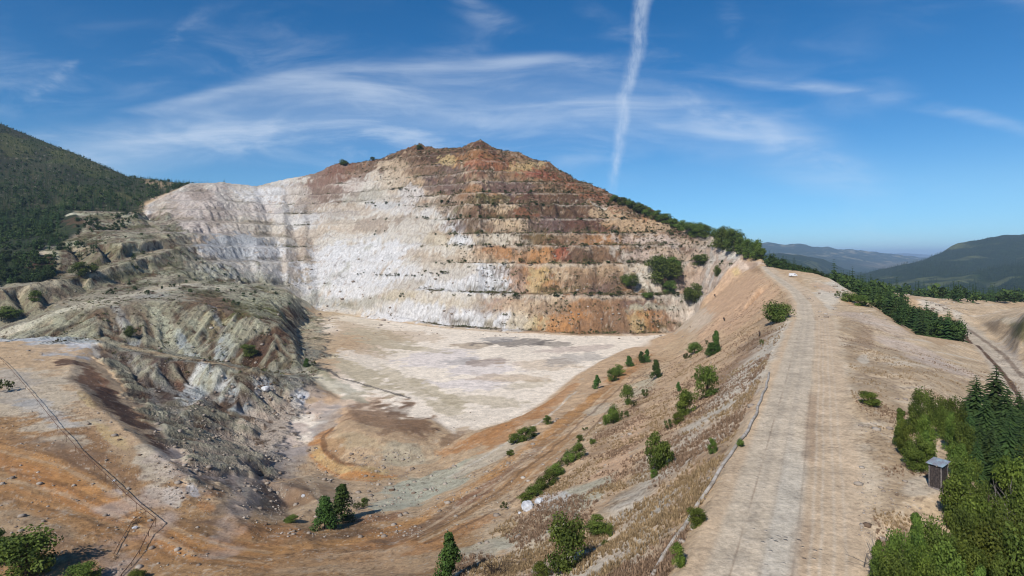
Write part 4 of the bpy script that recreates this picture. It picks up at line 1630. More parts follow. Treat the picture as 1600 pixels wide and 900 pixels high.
def tube_arrays(pts, rad, n=6, base=0):
    pts = [Vector(p) for p in pts]
    vs, fs = [], []
    up = Vector((0.123, 0.05, 1)).normalized()
    for i, p in enumerate(pts):
        d = (pts[min(i + 1, len(pts) - 1)] - pts[max(i - 1, 0)])
        d = d.normalized() if d.length > 1e-9 else Vector((0, 0, 1))
        a = d.cross(up)
        if a.length < 0.1:
            a = d.cross(Vector((1, 0, 0)))
        a.normalize(); b = d.cross(a)
        r = rad[i] if hasattr(rad, '__len__') else rad
        for k in range(n):
            t = 2 * math.pi * k / n
            vs.append(tuple(p + (a * math.cos(t) + b * math.sin(t)) * r))
    for i in range(len(pts) - 1):
        for k in range(n):
            q = base + i * n
            fs.append((q + k, q + (k + 1) % n, q + n + (k + 1) % n, q + n + k))
    return vs, fs


def tubes_mesh(name, tubes, m, n=6):
    V, Fc = [], []
    for pts, rad in tubes:
        v, f = tube_arrays(pts, rad, n, len(V))
        V += v; Fc += f
    return mesh_np(name, V, Fc, m, smooth=True)


def leaf_quads(C, N, size, r):
    """one small diamond leaf (or leaf spray) at each centre, facing roughly N"""
    n = len(C)
    a = np.cross(N, r.normal(size=(n, 3))); a /= np.linalg.norm(a, axis=1)[:, None] + 1e-9
    b = np.cross(N, a); b /= np.linalg.norm(b, axis=1)[:, None] + 1e-9
    s = (size * r.uniform(0.6, 1.3, n))[:, None]
    bend = N * s * 0.25
    v = np.stack([C - a * s * .5, C - b * s * .33 + bend * .5, C + a * s * .5, C + b * s * .33 - bend * .3], 1)
    return v.reshape(-1, 3), np.arange(4 * n).reshape(n, 4)


def crown(name, seed, n_clump, n_leaf, leaf, m, kind='bush'):
    """unit-height crown (top at 1) of leaf sprays gathered in clumps; also returns the clump centres"""
    r = np.random.default_rng(seed)
    Cs = []
    for i in range(n_clump):
        if kind == 'bush':
            h = r.uniform(0.10, 0.82); a = r.uniform(0, 2 * math.pi)
            rad = 0.36 * math.sqrt(r.uniform(0.05, 1)) * (1.1 - abs(h - 0.42) * 1.3)
            cr = r.uniform(0.12, 0.21)
        elif kind == 'tall':
            h = 0.10 + 0.80 * (i + r.uniform(0, 1)) / n_clump; a = r.uniform(0, 2 * math.pi)
            rad = 0.23 * math.sqrt(r.uniform(0.05, 1)) * (1.12 - h)
            cr = r.uniform(0.10, 0.15) * (1.2 - 0.65 * h)
        else:
            h = r.uniform(0.18, 0.62); a = r.uniform(0, 2 * math.pi)
            rad = 0.62 * math.sqrt(r.uniform(0.02, 1)); cr = r.uniform(0.14, 0.24)
        Cs.append((rad * math.cos(a), rad * math.sin(a), h, cr))
    Cs = np.array(Cs)
    per = n_leaf // n_clump
    C, N, tone = [], [], []
    for c in Cs:
        d = r.normal(size=(per, 3)); d /= np.linalg.norm(d, axis=1)[:, None]
        rr = c[3] * r.uniform(0.35, 1.12, per) ** 0.7
        p = c[:3] + d * rr[:, None] * np.array([1.1, 1.1, 0.85])
        C.append(p); nn = d + r.normal(size=(per, 3)) * 0.55 + np.array([0, 0, .35]); nn /= np.linalg.norm(nn, axis=1)[:, None]
        N.append(nn); tone.append(np.repeat(np.clip(r.normal(0.45, 0.22), 0, 1) + r.normal(0, .18, per), 4))
    C = np.concatenate(C); N = np.concatenate(N)
    C[:, 2] = np.maximum(C[:, 2], 0.02)
    v, f = leaf_quads(C, N, leaf, r)
    return mesh_np(name, v, f, m, np.clip(np.concatenate(tone), 0, 1)), Cs


def stems(name, seed, Cs, m, lean=0.05, rad=0.022, multi=3, top=0.8):
    r = random.Random(seed)
    tubes = []
    main = [(0, 0, -0.04), (r.uniform(-lean, lean), r.uniform(-lean, lean), top * .45), (r.uniform(-lean, lean), r.uniform(-lean, lean), top)]
    tubes.append((main, [rad, rad * .7, rad * .2]))
    for c in list(Cs)[:multi * 3]:
        s = max(0.03, c[2] - 0.3)
        tubes.append(([(main[1][0] * s, main[1][1] * s, s * .6), (c[0] * .55, c[1] * .55, c[2] * .8), (c[0], c[1], c[2])], [rad * .5, rad * .35, rad * .12]))
    return tubes_mesh(name, tubes, m, 5)


def spruce(name, seed, levels, per, m, width=0.2, seg=3, bare=0.06):
    """unit-height spruce: whorls of drooping boughs, each a ragged spray of needles"""
    r = np.random.default_rng(seed)
    V, Fc, tone = [], [], []
    for l in range(levels):
        u = (l + r.uniform(-.2, .2)) / levels
        h = bare + (1 - bare) * max(u, 0.0) ** 0.95
        L = width * max(1 - u, 0.02) ** 0.72 * r.uniform(0.85, 1.15) + 0.012
        nb = max(4, int(per * (1 - 0.45 * u)))
        for k in range(nb):
            a = 2 * math.pi * (k + r.uniform(-.35, .35)) / nb + l * 1.1
            Lk = L * r.uniform(0.7, 1.15)
            ca, sa = math.cos(a), math.sin(a)
            t0 = r.uniform(0.1, 0.9)
            for s in range(seg):
                q0 = s / seg; q1 = (s + 1) / seg
                droop = lambda q: -0.42 * Lk * q * q + 0.10 * Lk * q
                w0 = Lk * 0.30 * (1 - q0 * .75) * r.uniform(.8, 1.25); w1 = Lk * 0.30 * (1 - q1 * .95) * r.uniform(.5, 1.1)
                z0, z1 = h + droop(q0), h + droop(q1)
                b = len(V)
                sag = Lk * 0.10
                V += [(ca * Lk * q0 - sa * w0, sa * Lk * q0 + ca * w0, z0 - sag), (ca * Lk * q0, sa * Lk * q0, z0 + sag * .5),
                      (ca * Lk * q0 + sa * w0, sa * Lk * q0 - ca * w0, z0 - sag),
                      (ca * Lk * q1 + sa * w1, sa * Lk * q1 - ca * w1, z1 - sag * .6), (ca * Lk * q1, sa * Lk * q1, z1 + sag * .3),
                      (ca * Lk * q1 - sa * w1, sa * Lk * q1 + ca * w1, z1 - sag * .6)]
                Fc += [(b, b + 1, b + 4, b + 5), (b + 1, b + 2, b + 3, b + 4)]
                tone += [min(1, max(0, t0 + 0.3 * q0))] * 6
    for k in range(4):
        a0, a1 = k * 1.5708, (k + 1) * 1.5708
        b = len(V)
        V += [(math.cos(a0) * .022, math.sin(a0) * .022, 0), (math.cos(a1) * .022, math.sin(a1) * .022, 0), (math.cos(a1) * .004, math.sin(a1) * .004, .86), (math.cos(a0) * .004, math.sin(a0) * .004, .86)]
        Fc.append((b, b + 1, b + 2, b + 3)); tone += [.1] * 4
    b = len(V)
    V += [(0.012, 0, .96), (-0.006, 0.01, .96), (-0.006, -0.01, .96), (0, 0, 1.0)]
    Fc += [(b, b + 1, b + 3, b + 3), (b + 1, b + 2, b + 3, b + 3), (b + 2, b, b + 3, b + 3)]
    tone += [.5] * 4
    Fc = np.array(Fc)
    # quads only; the leader's triangles become thin quads
    Fc = np.array([q if q[2] != q[3] else (q[0], q[1], q[2], q[0]) for q in Fc.tolist() if q[2] != q[3]])
    return mesh_np(name, V, Fc, m, tone)


def trunk_mesh(name, seed, m, r0=0.018, top=0.95):
    r = random.Random(seed)
    return tubes_mesh(name, [([(0, 0, -0.05), (r.uniform(-.01, .01), r.uniform(-.01, .01), .4), (0, 0, top)], [r0, r0 * .7, r0 * .1])], m, 6)


class Kind:
    def __init__(self, name, cat, variants):
        self.name, self.cat, self.v = name, cat, variants      # variant = [(part name, mesh), ...]


BUSH, BUSH_FAR, TREE, CON, CON_FAR, SCRUB, YOUNG, YEL = [], [], [], [], [], [], [], []
for s in range(4):
    cm, Cs = crown('bush_crown', 20 + s, 26, 4200, 0.050, M_LEAF); BUSH.append([('stem', stems('bush_stem', s, Cs, M_BARK)), ('foliage', cm)])
    cm, Cs = crown('bush_crown', 40 + s, 16, 1100, 0.08, M_LEAFD); BUSH_FAR.append([('foliage', cm)])
    cm, Cs = crown('tree_crown', 60 + s, 34, 7000, 0.042, M_LEAF, 'bush' if s % 2 else 'tall'); TREE.append([('trunk', stems('tree_trunk', s + 9, Cs, M_BARK, rad=.02)), ('crown', cm)])
    cm, Cs = crown('scrub_crown', 80 + s, 9, 260, 0.15, M_SCRUB, 'low'); SCRUB.append([('foliage', cm)])
    CON.append([('trunk', trunk_mesh('spruce_trunk', s, M_BARK)), ('crown', spruce('spruce_crown', s, 26, 12, M_PINE, 0.17 + 0.02 * s))])
    CON_FAR.append([('crown', spruce('spruce_crown', 10 + s, 12, 7, M_PINE, 0.20 + 0.015 * s, seg=1, bare=0.03))])
    cm, Cs = crown('young_crown', 100 + s, 30, 4500, 0.045, M_PINEL, 'tall'); YOUNG.append([('trunk', trunk_mesh('young_trunk', s + 5, M_BARK, .014, .85)), ('crown', cm)])
    cm, Cs = crown('yellow_crown', 120 + s, 24, 4600, 0.046, M_LEAFY); YEL.append([('trunk', stems('yellow_trunk', s + 30, Cs, M_BARK)), ('crown', cm)])


def plant(name, variants, loc, h, wide=1.0, label=None, cat='bush', group=None, vi=None, rot=None, parent=True, tilt=0.0):
    v = variants[random.randrange(len(variants)) if vi is None else vi % len(variants)]
    rz = random.uniform(0, 6.283) if rot is None else rot
    sz = (h * wide * random.uniform(.93, 1.07), h * wide * random.uniform(.93, 1.07), h)
    if len(v) == 1:
        o = bpy.data.objects.new(name, v[0][1]); COL.objects.link(o)
        o.location = loc; o.scale = sz; o.rotation_euler = (random.uniform(-tilt, tilt), random.uniform(-tilt, tilt), rz)
    else:
        o = bpy.data.objects.new(name, None); COL.objects.link(o)
        o.empty_display_size = 0.3
        o.location = loc; o.scale = sz; o.rotation_euler = (random.uniform(-tilt, tilt), random.uniform(-tilt, tilt), rz)
        for pn, me_ in v:
            c = bpy.data.objects.new(pn, me_); COL.objects.link(c); c.parent = o
    tag(o, label, cat, group)
    return o


# ------------------------------------------------------------------ single bushes and young trees on the near slopes
# base px, base py, height px, width px, kind, label
NEAR = [
    (507, 827, 52, 34, 'y', 'young_tree', 'shorter left one of two green trees touching on the orange rim track'),
    (534, 814, 60, 36, 'y', 'young_tree', 'taller right one of two green trees touching on the orange rim track'),
    (702, 912, 84, 40, 'y', 'young_tree', 'tall narrow green tree cut by the bottom edge below the orange slope'),
    (886, 892, 92, 66, 'b', 'bush', 'largest bush low on the near slope beside pale gravel'),
    (936, 836, 34, 36, 'b', 'bush', 'small bush close behind the right side of the largest near bush'),
    (847, 904, 30, 30, 'e', 'bush', 'low yellowish bush in front of the largest near bush'),
    (952, 838, 18, 12, 'b', 'bush', 'tiny bush right of the bush pair above the dry grass'),
    (946, 855, 12, 12, 'b', 'bush', 'smallest green tuft under the bush pair on the near slope'),
    (1029, 735, 66, 46, 'b', 'bush', 'big round dark bush in the brown scrub halfway down the slope'),
    (1022, 746, 14, 12, 'b', 'bush', 'small tuft at the foot of the big dark bush'),
    (1044, 672, 22, 18, 's', 'bush', 'thin upright shrub just above the big dark bush'),
    (1104, 622, 56, 44, 'b', 'bush', 'rounded full bush beside the yellowish bush on the slope'),
    (1071, 650, 44, 36, 'e', 'bush', 'yellow green ragged bush downhill of the rounded full bush'),
    (1060, 662, 20, 20, 'e', 'bush', 'low yellow green bush under the ragged yellow bush'),
    (1060, 612, 16, 9, 'y', 'young_tree', 'tiny brown tipped conifer above the yellow bush'),
    (1119, 551, 36, 15, 'y', 'young_tree', 'tall slim tree upper right of the pair on the pink slope'),
    (1111, 556, 22, 16, 'y', 'young_tree', 'shorter tree at the foot of the tall slim one'),
    (1106, 540, 12, 7, 's', 'bush', 'little brown shrub beside the tall slim tree'),
    (1086, 552, 20, 24, 'b', 'bush', 'spreading bush left of the slim tree pair'),
    (1074, 563, 16, 16, 's', 'bush', 'small scrubby bush under the spreading bush'),
    (1025, 592, 31, 16, 'y', 'young_tree', 'single upright tree standing alone on the orange track'),
    (1002, 567, 19, 12, 'y', 'young_tree', 'left one of two small trees behind the orange track'),
    (1011, 566, 21, 11, 'y', 'young_tree', 'right one of two small trees behind the orange track'),
    (983, 573, 18, 12, 'y', 'young_tree', 'small conifer at the edge of the white pit floor'),
    (967, 588, 20, 20, 'b', 'bush', 'bright bush right half of the clump on the floor rim'),
    (956, 596, 22, 16, 'b', 'bush', 'bright bush left half of the clump on the floor rim'),
    (933, 607, 22, 13, 'y', 'young_tree', 'lone small conifer on the floor rim left of the clump'),
    (980, 632, 34, 20, 'b', 'bush', 'upright shrub at the top of the stony strip'),
    (989, 636, 16, 14, 's', 'bush', 'low dull shrub right of the upright shrub'),
    (1009, 622, 18, 16, 's', 'bush', 'grey green shrub among pale stones near the track'),
    (958, 662, 32, 24, 'b', 'bush', 'tall bush in the stony strip beside a pale patch'),
    (975, 654, 18, 16, 's', 'bush', 'short shrub behind the stony strip bush'),
    (946, 664, 18, 12, 'b', 'bush', 'low left shoot of the stony strip bush'),
    (904, 716, 26, 22, 'b', 'bush', 'upper end bush of the long hedge like row'),
    (890, 724, 22, 20, 'b', 'bush', 'second bush from the top in the long row'),
    (880, 730, 20, 20, 's', 'bush', 'dull shrub in the middle of the long row'),
    (868, 746, 26, 24, 'b', 'bush', 'third green bush down the long row'),
    (858, 758, 26, 26, 'b', 'bush', 'thick bush at the centre of the long row'),
    (845, 768, 24, 22, 'b', 'bush', 'bush just below the centre of the long row'),
    (834, 778, 22, 24, 'b', 'bush', 'bush near the lower end of the long row'),
    (820, 785, 18, 22, 'b', 'bush', 'low bush uphill of the big white boulder'),
    (786, 797, 16, 14, 's', 'bush', 'lowest scrubby shrub at the bottom of the long row'),
    (926, 694, 10, 10, 'b', 'bush', 'small round bush above the upper end of the row'),
    (906, 690, 12, 12, 'b', 'bush', 'little bush at the edge of the rim track'),
    (914, 674, 10, 10, 's', 'bush', 'faint shrub between the rim track and the stones'),
    (820, 688, 22, 24, 'b', 'bush', 'large bush in the green strip on the orange bank'),
    (806, 692, 16, 26, 'b', 'bush', 'flat left bush of the green strip on the bank'),
    (832, 682, 18, 16, 'b', 'bush', 'right tip bush of the green strip on the bank'),
    (798, 712, 10, 15, 'b', 'bush', 'small isolated bush below the green strip on pale gravel'),
    (855, 663, 14, 14, 'b', 'bush', 'round bush alone where the orange bank narrows'),
    (1215, 503, 36, 46, 'b', 'bush', 'wide dark bush right at the bend of the road verge'),
    (1088, 822, 32, 34, 'e', 'bush', 'bush growing through the pale pipe beside the road'),
    (1060, 886, 40, 26, 'e', 'bush', 'leafy bush between pipe and road at the bottom edge'),
    (1114, 709, 26, 15, 'b', 'bush', 'upright shrub in dry grass close to the pipe'),
    (1157, 698, 14, 12, 'b', 'bush', 'small bush touching the pipe higher up the road'),
    (1190, 540, 16, 8, 's', 'bush', 'thin brown shrub on the slope under the verge bush'),
    (455, 816, 11, 22, 'b', 'bush', 'flat little bush left of the two touching trees'),
    (570, 792, 16, 12, 'b', 'bush', 'small shrub behind the right of the touching trees'),
    (556, 796, 14, 16, 's', 'bush', 'dull shrub right beside the touching trees'),
    (388, 556, 20, 26, 'e', 'bush', 'yellow green bush on the ribbed grey slope'),
    (204, 527, 20, 14, 'b', 'bush', 'dark small bush under the haul road on the left'),
    (479, 573, 14, 10, 'y', 'young_tree', 'little dark tree where the stream line leaves the left bank'),
    (490, 572, 10, 10, 's', 'bush', 'brown shrub at the start of the dark stream line'),
    (55, 470, 18, 18, 'b', 'bush', 'bush at the foot of the left bench wall'),
    (15, 498, 22, 34, 'b', 'bush', 'dark bush cluster at the left edge on the haul road'),
    (124, 430, 22, 26, 'b', 'bush', 'bright bush in front of the red brown cut'),
    (142, 426, 14, 22, 'b', 'bush', 'low bright bush right of the red brown cut'),
    (40, 905, 80, 92, 'b', 'bush', 'large leafy bush in the bottom left corner'),
    (-5, 880, 60, 50, 'b', 'bush', 'bush cut by the left edge at the bottom corner'),
    (125, 912, 32, 50, 'b', 'bush', 'low bush sprawling at the bottom edge right of the corner bush'),
    (212, 906, 16, 30, 'e', 'bush', 'bright low bush below the rusty pipe end'),
    (8, 612, 30, 26, 's', 'bush', 'grey bare looking shrub at the left edge on pale ground'),
    (1358, 634, 24, 34, 'e', 'bush', 'low bush alone at the upper left of the right grove'),
    (1308, 466, 16, 10, 's', 'bush', 'grey green shrub beside stones past the road bend'),
    (1327, 472, 18, 22, 'b', 'bush', 'left bush of the little hedge on the tan field edge'),
    (1345, 478, 18, 24, 'b', 'bush', 'middle bush of the little hedge on the tan field edge'),
    (1360, 480, 14, 18, 's', 'bush', 'right end bush of the little hedge on the field edge'),
]
KM = {'y': YOUNG, 'b': BUSH, 'e': YEL, 's': SCRUB}
for i, (px, py, hp, wp, k, nm, lab) in enumerate(NEAR):
    p = hit(px, min(py, 898) if py < 899 else py)
    h = hp * p.y / F
    base_w = {'y': 0.52, 'b': 0.90, 'e': 0.90, 's': 1.5}[k]
    p.z -= 0.03 * h
    o = plant(nm, KM[k], p, h * 1.05, (wp / hp) / base_w, lab, 'tree' if nm == 'young_tree' else 'bush', vi=i)

# grove right of the road: px, py of the top, distance, kind
GROVE = [(1446, 688, 54, 'b'), (1434, 700, 53, 'b'), (1494, 738, 45.5, 'e'), (1502, 712, 49, 'b'), (1408, 640, 60, 'b'), (1436, 606, 68, 'b'), (1462, 603, 72, 'b'), (1492, 612, 70, 'b'), (1416, 652, 57, 'e'), (1450, 648, 58, 'e'), (1486, 640, 62, 'b'), (1470, 622, 67, 'b'),
         (1432, 668, 54, 'b'), (1504, 655, 60, 'b'), (1446, 672, 57, 'b'), (1498, 690, 54, 'b'), 
         (1585, 700, 52, 'e'), (1620, 690, 54, 'b'), (1515, 708, 50, 'e'), (1545, 730, 46, 'b'), (1600, 735, 46, 'b'), (1505, 735, 44, 'e'), (1525, 765, 41, 'e'), (1560, 775, 40, 'b'),
         (1600, 780, 40, 'b'), (1500, 790, 38, 'b'), (1545, 805, 37, 'e'), (1590, 825, 36, 'b'), (1515, 830, 35, 'e'), (1640, 740, 46, 'b'), (1640, 820, 38, 'b'),
         (1462, 796, 37, 'b'), (1430, 806, 36, 'b'), (1398, 822, 35, 'b'), (1372, 842, 34.5, 'b'), (1440, 840, 34, 'e'), (1480, 830, 35, 'b'), (1405, 860, 33, 'b'), (1560, 850, 34, 'b'), (1470, 868, 32, 'e'), (1530, 868, 32, 'b')]
_rows = [[g for g in GROVE if a <= g[2] < b] for a, b in ((64, 99), (56, 64), (49, 56), (42, 49), (36.5, 42), (0, 36.5))]
_rn = ['rearmost row', 'second rearmost row', 'third rearmost row', 'row beside the hut', 'row before the hut', 'front row']
_ord = 'first second third fourth fifth sixth seventh eighth ninth tenth eleventh twelfth'.split()
GL = {}
for _r, _n in zip(_rows, _rn):
    for _i, _tr in enumerate(sorted(_r)):
        GL[_tr] = (_ord[_i] + ' leafy tree from left in the ' + _n + ', right grove')
for i, (px, pt, Y, k) in enumerate(GROVE):
    x = (px - 800) / F * Y
    g = ground(x, Y); h = max(1.8, CZ + (400 - pt) / F * Y - g) * random.uniform(.92, 1.12)
    w = max(0.62, 2.6 / h) * random.uniform(.85, 1.1)
    plant('leafy_tree', TREE if k == 'b' and i % 3 else (YEL if k == 'e' else BUSH), (x, Y, g - 0.1), h, min(w, 1.15) * .9,
          GL[(px, pt, Y, k)], 'tree',
          'yellow green trees of the grove right of the road' if k == 'e' else 'green trees of the grove right of the road', vi=i)
for i, (px, pt, Y, lab) in enumerate([(1526, 582, 80, 'dark spruce at the left of the three spires above the grove'), (1555, 566, 84, 'tallest dark spruce rising above the grove'),
                                      (1575, 600, 80, 'dark spruce close right of the tallest spruce'), (1592, 608, 84, 'dark spruce at the right edge above the grove'),
                                      (1509, 625, 74, 'shorter dark spruce left of the spires'), (1541, 618, 76, 'dark spruce in front between two spires'), (1610, 620, 74, 'dark spruce cut by the right edge of the grove'),
                                      (1560, 640, 68, 'dark spruce low in front of the tallest spruce'),
  (1583, 630, 70, 'dark spruce between grove and right edge, half hidden'), (1532, 655, 63, 'dark spruce buried in the middle of the grove'), (1596, 668, 62, 'dark spruce at the right edge level with the hut'),
  (1520, 606, 82, 'slim dark spruce at the far left of the spires'),
  (1516, 640, 66, 'dark spruce left of the buried one, above yellow green trees'), (1546, 660, 60, 'dark spruce standing over the bare grey tree'), (1573, 650, 62, 'broad dark spruce right of the bare grey tree'),
  (1602, 640, 66, 'upper dark spruce touching the right edge'), (1526, 680, 57, 'low dark spruce behind the yellow green trees'), (1560, 684, 56, 'lowest dark spruce in the middle of the grove'), (1588, 690, 54, 'low dark spruce near the right edge of the grove')]):
    x = (px - 800) / F * Y
    g = ground(x, Y)
    plant('spruce_tree', CON, (x, Y, g - .1), CZ + (400 - pt) / F * Y - g, random.uniform(1.15, 1.55), lab, 'spruce', vi=i, tilt=.04)


def visible(x, y, z):
    """is the point seen over the ground in front of it"""
    px = x / y * F + 800
    if not 0 <= px <= 1600:
        return False
    py = 400 - (z - CZ) / y * F
    i = int(np.interp(px, gpx, np.arange(len(gpx))))
    j = np.searchsorted(gY, y) - 3
    return py < _IMG[:max(j, 1), i].min() and -5 < py < 905


# ------------------------------------------------------------------ trees set out over an area
def in_poly(x, y, poly):
    c = False
    for (x0, y0), (x1, y1) in zip(poly, poly[1:] + poly[:1]):
        if (y0 > y) != (y1 > y) and x < (x1 - x0) * (y - y0) / (y1 - y0) + x0:
            c = not c
    return c


n_spruce = [0]
stuff_pts = []          # (x, y, z, height, width, conifer?)


def area_trees(n, poly, hmin, hmax, con_share, name_c, lab_c, grp_c, name_b, lab_b, grp_b, keep, seed, dens=None):
    """poly in photo column and distance; the largest shown in the picture become things of their own"""
    r = np.random.default_rng(seed)
    us = [p[0] for p in poly]; ws = [p[1] for p in poly]
    L = []
    tries = 0
    while len(L) < n and tries < n * 60:
        tries += 1
        px = r.uniform(min(us), max(us)); Y = math.sqrt(r.uniform(min(ws) ** 2, max(ws) ** 2))
        if not in_poly(px, Y, poly):
            continue
        x = (px - 800) / F * Y
        if dens is not None and perlin(x / dens, Y / dens, seed * 1.37) < r.uniform(-0.35, 0.15):
            continue
        h = r.uniform(hmin, hmax) * (1 if r.uniform() > .1 else 1.25)
        con = r.uniform() < con_share
        if not con:
            h *= 0.72
        h *= float(np.interp(Y, [640, 950], [1.0, 0.5])) if px < 400 else 1.0
        L.append((x, Y, ground(x, Y), h, r.uniform(.85, 1.2), con))
    L.sort(key=lambda q: -(q[3] / q[1]) - (10 if visible(q[0], q[1], q[2] + q[3] * .8) else 0))
    for i, q in enumerate(L):
        if i < keep and (not q[5] or n_spruce[0] < 265) and visible(q[0], q[1], q[2] + q[3] * .8):
            if q[5]:
                n_spruce[0] += 1
                plant(name_c, CON_FAR, (q[0], q[1], q[2] - .2), q[3], q[4], lab_c, 'spruce', grp_c)
            else:
                plant(name_b, BUSH_FAR, (q[0], q[1], q[2] - .2), q[3], q[4], lab_b, 'tree', grp_b)
        else:
            stuff_pts.append(q)


area_trees(5200, [(-60, 560), (-60, 1120), (80, 1100), (200, 980), (300, 850), (360, 806), (300, 780), (262, 740), (226, 700), (222, 664), (115, 640), (105, 630), (95, 560)], 6, 11.5, 0.85,
           'spruce_tree', 'dark spruce in the thick forest on the left hillside', 'spruces of the left hillside forest',
           'leafy_tree', 'dark leafy tree among the spruces on the left hillside', 'leafy trees of the left hillside forest', 85, 3)
area_trees(240, [(-40, 395), (-40, 470), (80, 452), (88, 470), (78, 400)], 5, 9, 0.25,
           'spruce_tree', 'spruce in the grove on the upper left bench', 'spruces on the upper left bench',
           'leafy_tree', 'leafy tree in the grove on the upper left bench', 'leafy trees on the upper left bench', 80, 4)
area_trees(260, [(-40, 470), (-40, 600), (100, 600), (110, 500), (140, 490), (160, 470), (100, 460), (80, 470)], 6, 10, 0.6,
           'spruce_tree', 'spruce behind the upper left bench grove', 'spruces behind the upper left bench',
           'leafy_tree', 'leafy tree behind the upper left bench grove', 'leafy trees behind the upper left bench', 60, 5)
area_trees(120, [(120, 520), (110, 560), (140, 600), (230, 640), (180, 560)], 3, 6, 0.1,
           'spruce_tree', 'small spruce between the left benches', 'small spruces between the left benches',
           'leafy_tree', 'low leafy tree between the left benches', 'leafy trees between the left benches', 70, 6, 20)
area_trees(70, [(90, 400), (110, 470), (260, 600), (420, 560), (470, 480), (440, 400), (300, 385)], 2.2, 5.0, 0.15,
           'spruce_tree', 'tiny spruce on the broken ground above the ribbed slope', 'tiny spruces above the ribbed slope',
           'scrub_bush', 'small bush on the broken ground above the ribbed slope', 'small bushes above the ribbed slope', 60, 16, 25)
# skyline belt right of the peak
area_trees(150, [(1195, 415), (1205, 480), (1290, 440), (1300, 400), (1260, 375), (1222, 400)], 6, 12, 0.3,
           'spruce_tree', 'spruce in the tree belt behind the road bend', 'spruces behind the road bend',
           'leafy_tree', 'leafy tree in the belt behind the road bend', 'leafy trees behind the road bend', 90, 7)
area_trees(300, [(1296, 335), (1300, 420), (1380, 360), (1440, 290), (1500, 232), (1503, 196), (1478, 176), (1440, 180), (1410, 196), (1368, 232), (1330, 285)], 8, 13, 0.4,
           'spruce_tree', 'spruce in the belt below the tan field', 'spruces below the tan field',
           'leafy_tree', 'leafy tree in the belt below the tan field', 'leafy trees below the tan field', 120, 8)
area_trees(1500, [(1300, 430), (1300, 1000), (1620, 1000), (1620, 420), (1500, 345), (1420, 425)], 9, 16, 0.65,
           'spruce_tree', 'spruce in the dark wood beyond the tan mound', 'spruces of the wood beyond the tan mound',
           'leafy_tree', 'leafy tree in the dark wood beyond the tan mound', 'leafy trees of the wood beyond the tan mound', 40, 9)

ORD = 'first second third fourth fifth sixth seventh eighth ninth tenth eleventh twelfth thirteenth fourteenth fifteenth sixteenth seventeenth eighteenth nineteenth twentieth'.split()
# bushes along the right shoulder of the mountain: base px, py, width px, height px
sky_b = [(960, 312, 12, 8), (972, 318, 14, 9), (985, 322, 14, 10), (1000, 330, 16, 12), (1012, 335, 14, 10), (1026, 342, 16, 11), (1040, 346, 16, 11), (1052, 352, 14, 10), (1064, 358, 16, 12), (1078, 364, 20, 14),
         (1090, 368, 20, 16), (1102, 370, 20, 15), (1124, 384, 24, 22), (1136, 388, 28, 26), (1148, 390, 26, 24), (1160, 394, 20, 18), (1170, 400, 20, 20), (1180, 404, 18, 22), (1184, 402, 14, 16), (1190, 402, 14, 12)]
for px, py, w_, h_ in sky_b:
    p = hit(px, py + 3)
    plant('shoulder_bush', BUSH, p, h_ * p.y / F * 1.6, (w_ / h_) / 1.1, ORD[sky_b.index((px, py, w_, h_))] + ' bush from the left in the row along the right mountain shoulder', 'bush', 'dark bushes along the right shoulder of the mountain')
for px, py, w_, h_, lab in [(537, 258, 13, 9, 'dark bush standing up on the left skyline of the orange rim'), (582, 251, 8, 6, 'small dark bush on the skyline left of the summit dome'), (655, 233, 10, 7, 'dark bush capping the left dome of the summit ridge'), (1040, 447, 44, 44, 'largest dark tree clump on the right benches of the pit wall'), (1030, 425, 36, 26, 'upper left lobe of trees above the largest clump on the wall'),
                            (1085, 474, 34, 32, 'dark pointed bush standing low on the right end of the wall'), (1052, 432, 26, 30, 'tree rising right of the largest clump on the wall'),
                            (1046, 458, 22, 20, 'bush under the largest clump on the right wall'), (984, 448, 26, 22, 'scrubby bush hanging left of the pale scar on the wall'), (1012, 466, 16, 10, 'low bush at the foot of the pale scar'),
                            (1094, 415, 26, 18, 'bush on the bench above the pointed bush'), (1120, 432, 10, 18, 'slim tree right of the pale rock at the wall end')]:
    p = hit(px, py)
    plant('wall_bush', BUSH, p, h_ * p.y / F * 1.1, (w_ / h_) / 0.88, lab, 'bush')
# shrubs rooted on the benches, where the scrub is
r = np.random.default_rng(21)
bs = []
cnt = 0
bench_rows = [(462, 620, 1060), (412, 650, 1160), (385, 640, 1130), (366, 560, 1120), (342, 500, 1000), (320, 560, 960), (300, 600, 900), (430, 560, 700), (283, 720, 900)]
for row, a, b in bench_rows:
    for k in range(42 if a < 620 else 34):
        px = r.uniform(a, b)
        if r.uniform() > np.interp(px, [500, 760, 1100], [0.4, 0.95, 1.0]) or cnt > 262:
            continue
        p = hit(px, row + r.uniform(-4, 3))
        # slide back to the lip of the shelf
        h_ = r.uniform(1.8, 4.2)
        bs.append((row, px, plant('bench_shrub', SCRUB if r.uniform() < .6 else BUSH_FAR, p, h_, r.uniform(.9, 1.5), None, 'shrub', 'small shrubs along the benches of the great wall')))
        cnt += 1

TENS = ['', '', 'twenty', 'thirty', 'forty', 'fifty']
def nth(k):
    if k <= 20:
        return ORD[k - 1]
    tn_, u_ = divmod(k, 10)
    return (TENS[tn_][:-1] + 'ieth') if u_ == 0 else TENS[tn_] + '-' + ORD[u_ - 1]
for row in {b_[0] for b_ in bs}:
    rank = sorted((q for q, _, _ in bench_rows), reverse=True).index(row) + 1
    for k, b_ in enumerate(sorted((b_ for b_ in bs if b_[0] == row), key=lambda q: q[1])):
        b_[2]['label'] = nth(k + 1) + ' shrub from the left on bench ' + str(rank) + ' up from the pit floor'
